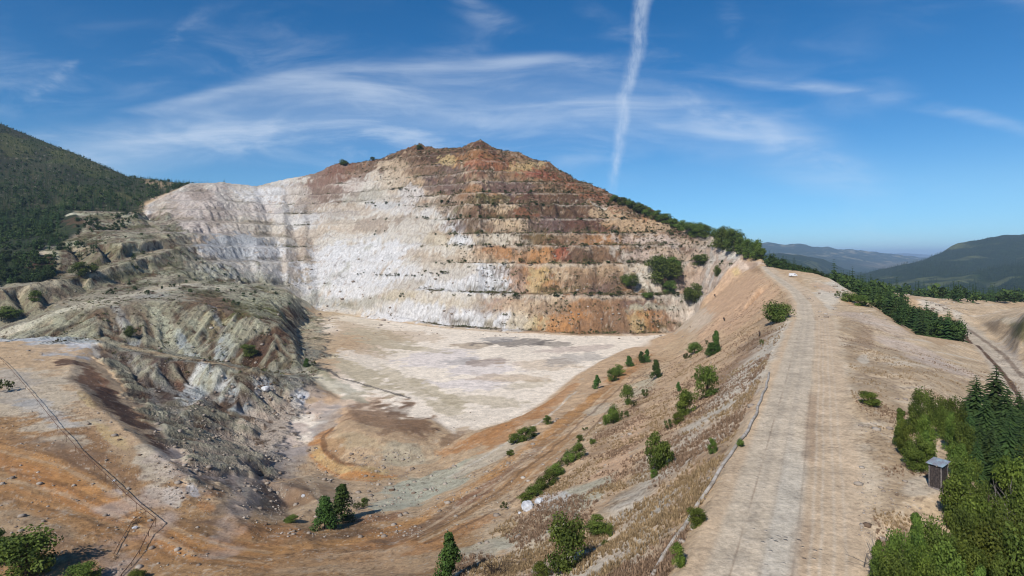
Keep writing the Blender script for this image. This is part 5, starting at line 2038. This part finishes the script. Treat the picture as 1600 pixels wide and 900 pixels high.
# ------------------------------------------------------------------ the far wood and the scrub, as stuff
def merge_instances(name, protos, items, m_list, tilt=0.0):
    """protos: list of meshes; items: (x, y, z, height, width, proto index); one mesh"""
    Vs, Fs, Ts, off = [], [], [], 0
    data = []
    for me_ in protos:
        v = np.empty(len(me_.vertices) * 3, np.float32); me_.vertices.foreach_get('co', v)
        f = np.empty(len(me_.loops), np.int32); me_.loops.foreach_get('vertex_index', f)
        k = len(me_.loops) // len(me_.polygons)
        tn = np.empty(len(me_.vertices), np.float32); me_.attributes['tone'].data.foreach_get('value', tn)
        data.append((v.reshape(-1, 3), f.reshape(-1, k), tn))
    rr = np.random.default_rng(99)
    MI = []
    for x, y, z, h, w, pi in items:
        v, f, tn = data[pi]
        a = rr.uniform(0, 6.283); ca, sa = math.cos(a), math.sin(a)
        q = np.stack([(v[:, 0] * ca - v[:, 1] * sa) * h * w + x, (v[:, 0] * sa + v[:, 1] * ca) * h * w + y, v[:, 2] * h + z], 1)
        Vs.append(q); Fs.append(f + off); off += len(v)
        Ts.append(np.clip(tn + rr.normal(0, .2), 0, 1)); MI.append(np.full(len(f), m_list[pi], np.int32))
    me_ = mesh_np(name, np.concatenate(Vs), np.concatenate(Fs), None, np.concatenate(Ts))
    me_.polygons.foreach_set('material_index', np.concatenate(MI))
    o = bpy.data.objects.new(name, me_)
    COL.objects.link(o)
    return o


_sj, _si = np.nonzero((wall > .8) & (GY > 430) & ((wb > .35) | (rimband > .4) | (tread > .6)) & (PX > 450) & (PX < 1180))
_rs = np.random.default_rng(12)
_pick = _rs.choice(len(_sj), 26000, replace=False)
scr_it = []
for _k in _pick:
    _j, _i = _sj[_k], _si[_k]
    dens_ = 0.28 + 1.3 * float(nQ[_j, _i]) + .8 * float(nB[_j, _i]) + .5 * float(tread[_j, _i]) * (0.3 + 3 * float(nP[_j, _i])) + .25 * float(riser_foot[_j, _i]) + .3 * float(rimband[_j, _i])
    if _rs.uniform() < dens_ * .55:
        scr_it.append((float(GX[_j, _i]), float(GY[_j, _i]), float(Hn[_j, _i]) - .15, _rs.uniform(.7, 2.1), _rs.uniform(.9, 1.7), int(_rs.integers(3))))
    if len(scr_it) > 5200:
        break
_sj, _si = np.nonzero((left > .6) & (GY > 235) & (PX > 60) & (PX < 500) & (forest_m < .3))
for _k in _rs.choice(len(_sj), 9000, replace=False):
    _j, _i = _sj[_k], _si[_k]
    if _rs.uniform() < 0.10 + 1.0 * float(nQ[_j, _i]) + .6 * float(nB[_j, _i]):
        scr_it.append((float(GX[_j, _i]), float(GY[_j, _i]), float(Hn[_j, _i]) - .1, _rs.uniform(.5, 1.5), _rs.uniform(.9, 1.7), int(_rs.integers(3))))
_sp = [crown('scrub_bit', 200 + q, 5, 40, 0.34, M_SCRUB, 'low')[0] for q in range(3)]
lowcon = spruce('low_spruce', 77, 6, 6, M_PINE, 0.2, seg=1, bare=0.02)
lowb, _ = crown('low_crown', 78, 9, 90, 0.22, M_LEAF)
it = [(x, y, z - .2, h, w, 0 if c else 1) for x, y, z, h, w, c in stuff_pts if -60 < x / y * F + 800 < 1660]
wood = merge_instances('distant_wood', [lowcon, lowb], it, [0, 1])
wood.data.materials.append(M_PINE); wood.data.materials.append(M_LEAFD)
tag(wood, 'dense dark wood covering the hillsides behind the nearer trees', 'forest', kind='stuff')

# wood on the near flank of the far mountain
r = np.random.default_rng(31)
it = []
while len(it) < 9000:
    px = r.uniform(1290, 1640); Y = math.exp(r.uniform(math.log(1400), math.log(3600)))
    x = (px - 800) / F * Y
    i = int(np.interp(px, fpx, np.arange(len(fpx)))); j = int(np.interp(Y, fY, np.arange(len(fY))))
    if fn1[j, i] + .5 * fn2[j, i] > 0.18:
        continue
    it.append((x, Y, float(FH[j, i]) - 1, r.uniform(14, 24), r.uniform(.9, 1.3), 0))
M_PINEF = foliage_material('far_needles', (34, 50, 30), (72, 92, 54), trans=0)
tiny = spruce('tiny_spruce', 79, 3, 5, M_PINEF, 0.24, seg=1, bare=0.02)
fw = merge_instances('mountain_wood', [tiny], it, [0])
fw.data.materials.append(M_PINEF)
tag(fw, 'dark conifer forest covering the mountain across the valley', 'forest', kind='stuff')


scr = merge_instances('rock_scrub', _sp, scr_it, [0, 1, 0])
scr.data.materials.append(foliage_material('rock_scrub', (62, 52, 38), (112, 98, 66), trans=0)); scr.data.materials.append(M_SCRUB)
tag(scr, 'low brown and green scrub on the rock faces and ribbed slopes round the pit', 'scrub', kind='stuff')


# dry grass, stalks and loose stones
def tuft_mesh(seed, n, m, spread=0.5):
    r = np.random.default_rng(seed)
    V, Fc, tn = [], [], []
    for k in range(n):
        a = r.uniform(0, 6.283); b = r.uniform(0, 6.283); q = r.uniform(0.0, spread * .5)
        h = r.uniform(.6, 1.0); w = r.uniform(.05, .10)
        x, y = q * math.cos(b), q * math.sin(b)
        ex, ey = x + math.cos(a) * spread * r.uniform(.2, .8), y + math.sin(a) * spread * r.uniform(.2, .8)
        c, s = math.cos(a + 1.57) * w, math.sin(a + 1.57) * w
        i0 = len(V)
        V += [(x - c, y - s, -.05), (x + c, y + s, -.05), (ex + c * .3, ey + s * .3, h), (ex - c * .3, ey - s * .3, h)]
        Fc.append((i0, i0 + 1, i0 + 2, i0 + 3)); tn += [r.uniform(0, 1)] * 4
    return mesh_np('tuft', V, Fc, m, tn)


tg = [tuft_mesh(s, 9, M_DRY, .6) for s in range(3)] + [tuft_mesh(7 + s, 9, M_DRYB, .8) for s in range(3)]
r = np.random.default_rng(55)
it = []
tries = 0
while len(it) < 30000 and tries < 400000:
    tries += 1
    px = r.uniform(640, 1640); Y = math.exp(r.uniform(math.log(34), math.log(330)))
    x = (px - 800) / F * Y
    xl = np.interp(Y, rl[:, 1], rl[:, 0]); xr = np.interp(Y, rr[:, 1], rr[:, 0])
    left_side = x < xl - 1.2
    if not left_side and x < xr + 1.5:
        continue
    if left_side and x < xl - 60 * (0.35 + Y / 300):
        continue
    n0 = float(perlin(x / 9, Y / 9, 2.0) + .5 * perlin(x / 3, Y / 3, 5.0))
    if left_side:
        if n0 < r.uniform(-0.30, 0.35):
            continue
    else:
        if n0 < r.uniform(0.0, 0.7) or Y > 150:
            continue
    brown = (perlin(x / 16, Y / 16, 8.0) > 0.05)
    it.append((x, Y, ground(x, Y), r.uniform(.14, .52) * (0.6 if not left_side else 1), r.uniform(.8, 1.5), int(r.integers(3) + (3 if brown else 0))))
gr = merge_instances('dry_grass', tg, it, [0, 0, 0, 1, 1, 1])
gr.data.materials.append(M_DRY); gr.data.materials.append(M_DRYB)
tag(gr, 'dry straw coloured grass and brown stalks on the slope below the road', 'grass', kind='stuff')


def rock_mesh(name, seed, m, sub=1, rough=.25):
    import bmesh
    bm = bmesh.new(); bmesh.ops.create_icosphere(bm, subdivisions=sub, radius=.5)
    r_ = random.Random(seed)
    for v in bm.verts:
        v.co *= 1 + r_.uniform(-rough, rough)
        v.co.z *= .75
    # a few flat broken faces
    for k in range(5):
        n = Vector((r_.gauss(0, 1), r_.gauss(0, 1), r_.gauss(0, .7))).normalized()
        for v in bm.verts:
            d = v.co.dot(n) - .36
            if d > 0: v.co -= n * d
    me_ = bpy.data.meshes.new(name); bm.to_mesh(me_); bm.free()
    at = me_.attributes.new('tone', 'FLOAT', 'POINT'); at.data.foreach_set('value', np.full(len(me_.vertices), .5, np.float32))
    if m: me_.materials.append(m)
    return me_


M_STONE, t = mat('loose_stone')
tn = t.n('ShaderNodeAttribute', attribute_name='tone').outputs['Fac']
n_ = t.noise(t.n('ShaderNodeTexCoord').outputs['Object'], 2.0, 5, .6)
colr = t.mix(tn, tuple(c8(112, 92, 76)), tuple(c8(206, 196, 182)))
colr = t.mix(t.math('MULTIPLY', n_, .4), colr, tuple(c8(120, 100, 80)))
finish(t, colr, .9)
rocks = [rock_mesh('stone', s, M_STONE) for s in range(5)]
it = []
r = np.random.default_rng(66)
areas = [(1800, (380, 660), (700, 840)), (1600, (240, 420), (560, 780)), (900, (0, 330), (640, 898)), (900, (690, 1000), (640, 898)), (700, (560, 800), (710, 800)), (500, (1040, 1230), (480, 890)), (500, (1340, 1480), (620, 850)),
         (1100, (480, 1080), (478, 530)), (500, (390, 500), (590, 660)), (500, (1240, 1420), (436, 500)), (200, (1440, 1510), (466, 495)), (600, (480, 1000), (395, 470)), (500, (0, 450), (430, 560))]
for n, (a, b), (c, d) in areas:
    for k in range(n * 2):
        px, py = r.uniform(a, b), r.uniform(c, d)
        p = hit(px, py)
        if perlin(p.x / 8, p.y / 8, 3.0) < r.uniform(-.4, .3):
            continue
        s = min(0.42, 0.06 * (r.pareto(2.3) + .6)) * (1 + p.y / 75)
        if abs(px - np.interp(py, [400, 600, 900], [1220, 1255, 1200])) < np.interp(py, [400, 600, 900], [15, 60, 150]):
            continue
        it.append((p.x, p.y, p.z + s * .1, s, r.uniform(.8, 1.5), int(r.integers(5))))
st = merge_instances('loose_stones', rocks, it, [0] * 5)
st.data.materials.append(M_STONE)
tag(st, 'loose stones and rubble scattered over the pit slopes', 'stones', kind='stuff')


def obj(name, me_, parent=None):
    o = bpy.data.objects.new(name, me_); COL.objects.link(o)
    if parent: o.parent = parent
    return o


def box(bm, c, s, rot=None):
    import bmesh
    g = bmesh.ops.create_cube(bm, size=1.0)
    M = Matrix.Translation(Vector(c)) @ (rot.to_4x4() if rot else Matrix.Identity(4)) @ Matrix.Diagonal((*s, 1))
    bmesh.ops.transform(bm, matrix=M, verts=g['verts'])
    return g['verts']


def bm_mesh(name, fn, m, bevel=0.0):
    import bmesh
    bm = bmesh.new(); fn(bm)
    if bevel:
        bmesh.ops.bevel(bm, geom=bm.edges[:], offset=bevel, segments=2, affect='EDGES', clamp_overlap=True)
    me_ = bpy.data.meshes.new(name); bm.to_mesh(me_); bm.free()
    me_.materials.append(m)
    return me_


# boulders
M_BOULDER = plain('pale_boulder', (222, 222, 222), rgb2=(176, 176, 178), scale=2.5, bump=.05)
for px, py, w_, lab in [(825, 796, 25, 'big white boulder at the lower end of the long bush row'), (843, 786, 16, 'flatter pale boulder just behind the big white one'), (812, 803, 7, 'small pale rock left of the big white boulder'),
                        (415, 610, 14, 'white rock sticking out beside the pit floor on the left'), (470, 622, 12, 'bluish white rock at the edge of the debris'),
                        (211, 826, 8, 'white stone under the rusty pipe corner'), (178, 752, 5, 'dark rimmed white stone left of the rusty pipe'), (474, 776, 7, 'pale stone just left of the touching trees')]:
    p = hit(px, py)
    s = w_ * p.y / F
    o = obj('boulder', rock_mesh('boulder', px, M_BOULDER, 3, .10))
    o.location = p + Vector((0, 0, s * .18)); o.scale = (s, s * .9, s * .85); o.rotation_euler = (0, 0, px)
    tag(o, lab, 'boulder')

# ------------------------------------------------------------------ pale pipe along the road
M_PIPE = plain('pale_pipe', (214, 204, 190), rgb2=(160, 146, 128), rough=.6, scale=1.2)
pp = []
for px, py in [(1000, 930), (1022, 897), (1055, 845), (1100, 776), (1130, 728), (1164, 682), (1182, 645), (1196, 606), (1204, 580)]:
    p = hit(px, py); pp.append(p)
path = []
for a, b in zip(pp[:-1], pp[1:]):
    n = max(2, int((b - a).length / 2.0))
    for k in range(n):
        q = a.lerp(b, k / n); q.x += 0.10 * math.sin(q.y * .9) + 0.07 * math.sin(q.y * .37 + 1)
        q.z = ground(q.x, q.y) + 0.16; path.append(q)
root = obj('pipeline', None); root.location = path[0]; tag(root, 'long pale pipe lying on the ground along the left road verge', 'pipe')
o = obj('pipe', tubes_mesh('pipe', [([q - path[0] for q in path], 0.16)], M_PIPE, 10), root)
for k in range(3, len(path) - 1, 6):
    d = (path[k + 1] - path[k]).normalized() * .12
    c = path[k] - path[0]
    obj('coupling', tubes_mesh('coupling', [([c - d, c + d], 0.21)], M_PIPE, 10), root)

# ------------------------------------------------------------------ rusty pipe on thin posts, left
M_RUST = plain('rusty_steel', (112, 78, 56), rgb2=(78, 54, 42), rough=.8, scale=4)
feet = [hit(px, py) for px, py in [(-12, 556), (5, 570), (22, 589), (40, 610), (58, 633), (75, 656), (90, 674), (104, 691), (118, 707), (133, 722), (148, 736), (165, 752), (181, 768), (197, 784), (213, 799), (228, 811), (243, 823)]]
top = []
for i, q in enumerate(feet):
    top.append(Vector((q.x, q.y, q.z + 1.35)))
top = [t_ if i in (0, len(top) - 1) else Vector((t_.x, t_.y, (top[i - 1].z + t_.z * 2 + top[i + 1].z) / 4)) for i, t_ in enumerate(top)]
root = obj('pipeline', None); root.location = feet[-1]; tag(root, 'thin rusty pipe on short posts running down the orange slope at left', 'pipe')
o0 = feet[-1]
obj('pipe', tubes_mesh('pipe', [([q - o0 for q in top], 0.052)], M_RUST, 8), root)
for q, g in zip(top, feet):
    obj('support_post', tubes_mesh('post', [([g - o0 + Vector((0, 0, -.3)), q - o0 + Vector((0, 0, -.07))], 0.032), ([q - o0 + Vector((-.18, 0, -.09)), q - o0 + Vector((.18, 0, -.09))], 0.02)], M_RUST, 6), root)
fe2 = [top[-1]] + [hit(px, py) + Vector((0, 0, .7 - .15 * k)) for k, (px, py) in enumerate([(232, 838), (218, 866), (205, 884), (190, 900), (180, 915)])]
obj('pipe_bend', tubes_mesh('pipe_bend', [([q - o0 for q in fe2], 0.052)], M_RUST, 8), root)
for q in fe2[1:]:
    obj('support_post', tubes_mesh('post', [([q - o0 + Vector((0, 0, -1.0)), q - o0 + Vector((0, 0, -.07))], 0.05)], M_RUST, 6), root)
fe3 = [top[-2] + Vector((0, 0, -.1))] + [hit(px, py) + Vector((0, 0, .25)) for px, py in [(210, 812), (200, 828), (188, 848), (178, 868)]]
o = obj('fallen_pipe', tubes_mesh('fallen_pipe', [([q - fe3[-1] for q in fe3], 0.04)], M_RUST, 8)); o.location = fe3[-1]
tag(o, 'short rusty pipe branching down from the pipe corner to the scrap heap', 'pipe')
# tangle of scrap and dead twigs at the foot of the pipe
def twigs(name, seed, n, L, m, lab, cat, p, up=.6):
    rr_ = random.Random(seed); tb = []
    for k in range(n):
        a = rr_.uniform(0, 6.283); s = Vector((rr_.uniform(-.3, .3), rr_.uniform(-.3, .3), 0)) * L
        e = s + Vector((math.cos(a), math.sin(a), rr_.uniform(.1, up) * 2)).normalized() * L * rr_.uniform(.4, 1)
        mdl = (s + e) / 2 + Vector((rr_.uniform(-.1, .1), rr_.uniform(-.1, .1), rr_.uniform(0, .15))) * L
        tb.append(([s, mdl, e], [.028 * L / 2, .018 * L / 2, .006 * L / 2]))
        for j in range(3):
            q = mdl.lerp(e, rr_.uniform(0, .8)); d = (e - mdl).normalized() + Vector((rr_.uniform(-1, 1), rr_.uniform(-1, 1), rr_.uniform(-.2, 1)))
            tb.append(([q, q + d.normalized() * L * .28], [.010 * L / 2, .004 * L / 2]))
    o = obj(name, tubes_mesh(name, tb, m, 4)); o.location = p
    tag(o, lab, cat)
twigs('dead_brush', 3, 26, 1.8, M_BARK, 'dark tangled dead brush below the rusty pipe corner', 'brush', hit(212, 818), .25)
twigs('dead_brush', 4, 14, 1.3, M_BARK, 'small dead brush at the end of the short pipe', 'brush', hit(180, 874), .25)
twigs('bare_tree', 5, 34, 3.6, M_DEADW, 'grey leafless tree standing in the grove at the right edge', 'tree', (lambda x, Y: Vector((x, Y, ground(x, Y) + 1.2)))((1562 - 800) / F * 47, 47), 1.4)
twigs('bare_tree', 8, 26, 2.4, M_DEADW, 'grey leafless tree at the left front of the lower grove', 'tree', (lambda x, Y: Vector((x, Y, ground(x, Y) + .3)))((1374 - 800) / F * 36, 36), 1.2)
twigs('bare_bush', 9, 34, 2.6, M_BARK, 'dark leafless bush at the bottom edge left of the largest near bush', 'bush', hit(778, 896), .7)
# logs and stumps on the pink slope
M_LOG = plain('old_log', (96, 74, 56), rgb2=(66, 50, 40), scale=4)
for (x0, y0), (x1, y1), w_, lab in [((1116, 461), (1136, 470), .38, 'dark log lying across the pink slope under the road bend'), ((1131, 498), (1134, 506), .45, 'short dark stump on the pink slope below the log'),
                                    ((1187, 521), (1186, 531), .25, 'thin dark stump on the slope left of the road')]:
    a, b = hit(x0, y0), hit(x1, y1)
    mid = (a + b) / 2
    a2, b2 = a - mid + Vector((0, 0, .35)), b - mid + Vector((0, 0, .35))
    if (b2 - a2).length > 12:
        b2 = a2 + (b2 - a2).normalized() * 9
    o = obj('log', tubes_mesh('log', [([a2, (a2 + b2) / 2 + Vector((0, 0, .1)), b2], [w_, w_ * .9, w_ * .7])], M_LOG, 8)); o.location = mid
    tag(o, lab, 'log')

# ------------------------------------------------------------------ small hut with a metal roof in the grove
M_ROOF = plain('blue_grey_roof_sheet', (168, 190, 200), rgb2=(150, 142, 150), rough=.45, metallic=.2, scale=1.6)
M_PLANK = plain('dark_planks', (84, 74, 70), rgb2=(52, 46, 44), scale=4)
M_PLANKL = plain('grey_planks', (150, 140, 134), rgb2=(104, 96, 92), scale=4)
hx, hy = (1466 - 800) / F * 49.5, 49.5
hz = ground(hx, hy)
hut = obj('hut', None); hut.location = (hx, hy, hz); hut.rotation_euler = (0, 0, R(28)); hut.scale = (.66, .66, .8)
tag(hut, 'narrow dark wooden hut with a blue grey metal roof beside the grove', 'hut')
obj('roof', bm_mesh('roof', lambda bm: ([box(bm, (0, 0, 2.85), (2.15, 2.0, .05), Matrix.Rotation(R(-9), 3, 'Y'))] + [box(bm, (k * .27 - .95, 0, 2.90 - (k * .27 - .95) * -.158), (.04, 2.0, .05), Matrix.Rotation(R(-9), 3, 'Y')) for k in range(8)]), M_ROOF, .008), hut)
for sx, sy in ((-.75, -.7), (.75, -.7), (-.75, .7), (.75, .7)):
    obj('corner_post', bm_mesh('corner_post', lambda bm: box(bm, (sx, sy, 1.35 + sx * .07), (.12, .12, 2.8 + sx * .3)), M_PLANKL, .01), hut)
obj('side_wall', bm_mesh('side_wall', lambda bm: [box(bm, (k * .2 - .6, -.7, 1.45), (.185, .05, 2.5)) for k in range(7) if k != 4], M_PLANK, .005), hut)
obj('side_wall', bm_mesh('side_wall', lambda bm: [box(bm, (-.75, k * .2 - .6, 1.35), (.05, .185, 2.3)) for k in range(7)], M_PLANK, .005), hut)
obj('back_wall', bm_mesh('back_wall', lambda bm: [box(bm, (k * .2 - .6, .7, 1.45), (.185, .05, 2.5)) for k in range(7)], M_PLANK, .005), hut)
obj('door', bm_mesh('door', lambda bm: [box(bm, (.77, k * .2 - .4, 1.2), (.05, .185, 2.0)) for k in range(5)] + [box(bm, (.81, 0, .6), (.04, 1.0, .1)), box(bm, (.81, 0, 1.8), (.04, 1.0, .1))], M_PLANKL, .005), hut)
obj('floor_sill', bm_mesh('floor_sill', lambda bm: box(bm, (0, 0, .1), (1.7, 1.6, .2)), M_PLANKL, .01), hut)
o = obj('plank_heap', bm_mesh('plank_heap', lambda bm: [box(bm, (random.uniform(-.8, .8), random.uniform(-.5, .5), .12 + .05 * k), (random.uniform(1.2, 2.2), .18, .05), Matrix.Rotation(random.uniform(-.9, .9), 3, 'Z') @ Matrix.Rotation(random.uniform(-.12, .12), 3, 'Y')) for k in range(16)], M_DEADW, .004))
o.location = (hx + .2, hy - 2.3, ground(hx + .2, hy - 2.3)); tag(o, 'heap of grey broken planks in front of the wooden hut', 'planks')

# ------------------------------------------------------------------ white van parked at the far bend
M_WHITE = plain('white_paint', (246, 246, 246), rough=.35, var=.03)
M_GLASS = plain('dark_glass', (40, 46, 54), rough=.1, var=.1)
M_TYRE = plain('tyre', (36, 34, 34), rough=.9)
M_RIM = plain('wheel_rim', (150, 150, 150), rough=.4, metallic=.6)
M_LAMP = plain('lamp_glass', (220, 200, 190), rough=.2)
vp = hit(1239, 432)
van = obj('van', None); van.location = vp + Vector((0, 0, .02)); van.rotation_euler = (0, 0, R(8)); van.scale = (.85, .85, .85)
tag(van, 'small white van parked at the far bend of the road', 'van')
def van_body(bm):
    prof = [(-2.6, .35), (-2.62, 1.0), (-2.5, 2.05), (-2.3, 2.2), (1.0, 2.2), (1.45, 2.05), (2.0, 1.35), (2.65, 1.1), (2.75, .8), (2.75, .35)]
    a = [bm.verts.new((x, -.95 + (.1 if z > 1.5 else 0), z)) for x, z in prof]; b = [bm.verts.new((x, .95 - (.1 if z > 1.5 else 0), z)) for x, z in prof]
    bm.faces.new(a); bm.faces.new(b[::-1])
    n = len(prof)
    for k in range(n):
        bm.faces.new((a[k], b[k], b[(k + 1) % n], a[(k + 1) % n])[::-1])
obj('body', bm_mesh('body', van_body, M_WHITE, .06), van)
for s in (-1, 1):
    obj('side_window', bm_mesh('side_window', lambda bm: box(bm, (.95, s * .91, 1.62), (1.0, .04, .5)), M_GLASS, .01), van)
    for wx in (-1.7, 1.75):
        w = obj('wheel', None, van); w.location = (wx, s * .88, .36)
        obj('tyre', tubes_mesh('tyre', [([(0, -.11, 0), (0, -.1, 0), (0, .1, 0), (0, .11, 0)], [.2, .36, .36, .2])], M_TYRE, 20), w)
        obj('rim', tubes_mesh('rim', [([(0, s * .10, 0), (0, s * .13, 0), (0, s * .135, 0)], [.2, .19, .01])], M_RIM, 16), w)
    obj('headlight', bm_mesh('headlight', lambda bm: box(bm, (2.74, s * .7, .9), (.06, .3, .18)), M_LAMP, .01), van)
obj('windscreen', bm_mesh('windscreen', lambda bm: box(bm, (1.76, 0, 1.72), (.05, 1.5, .75), Matrix.Rotation(R(-38), 3, 'Y')), M_GLASS, .01), van)
obj('bumper', bm_mesh('bumper', lambda bm: box(bm, (2.8, 0, .45), (.12, 1.8, .22)), M_TYRE, .03), van)

# ------------------------------------------------------------------ the air: far hills fade to blue
import bmesh
bm = bmesh.new()
x0, x1, y0, y1, z0, z1 = -26000, 27500, -400, 32500, -560, 330
x0, x1 = -33900, 33900
g = bmesh.ops.create_cube(bm, size=1.0)
bmesh.ops.transform(bm, matrix=Matrix.Translation(((x0 + x1) / 2, (-34100 + 34100) / 2, (z0 + z1) / 2)) @ Matrix.Diagonal((68200, 68400, z1 - z0, 1)), verts=g['verts'])
me_ = bpy.data.meshes.new('haze'); bm.to_mesh(me_); bm.free()
hz_o = obj('haze', me_)
m = bpy.data.materials.new('haze_air'); m.use_nodes = True
t = NT(m.node_tree)
pv = t.n('ShaderNodeVolumePrincipled')
pv.inputs['Color'].default_value = (0.50, 0.70, 0.98, 1)
pv.inputs['Density'].default_value = HAZE = 6.5e-5
pv.inputs['Anisotropy'].default_value = 0.0
o_ = t.n('ShaderNodeOutputMaterial')
t.t.links.new(pv.outputs[0], o_.inputs['Volume'])
me_.materials.append(m)
tag(hz_o, kind='stuff', label='thin blue air lying over the far valley and hills', cat='haze')
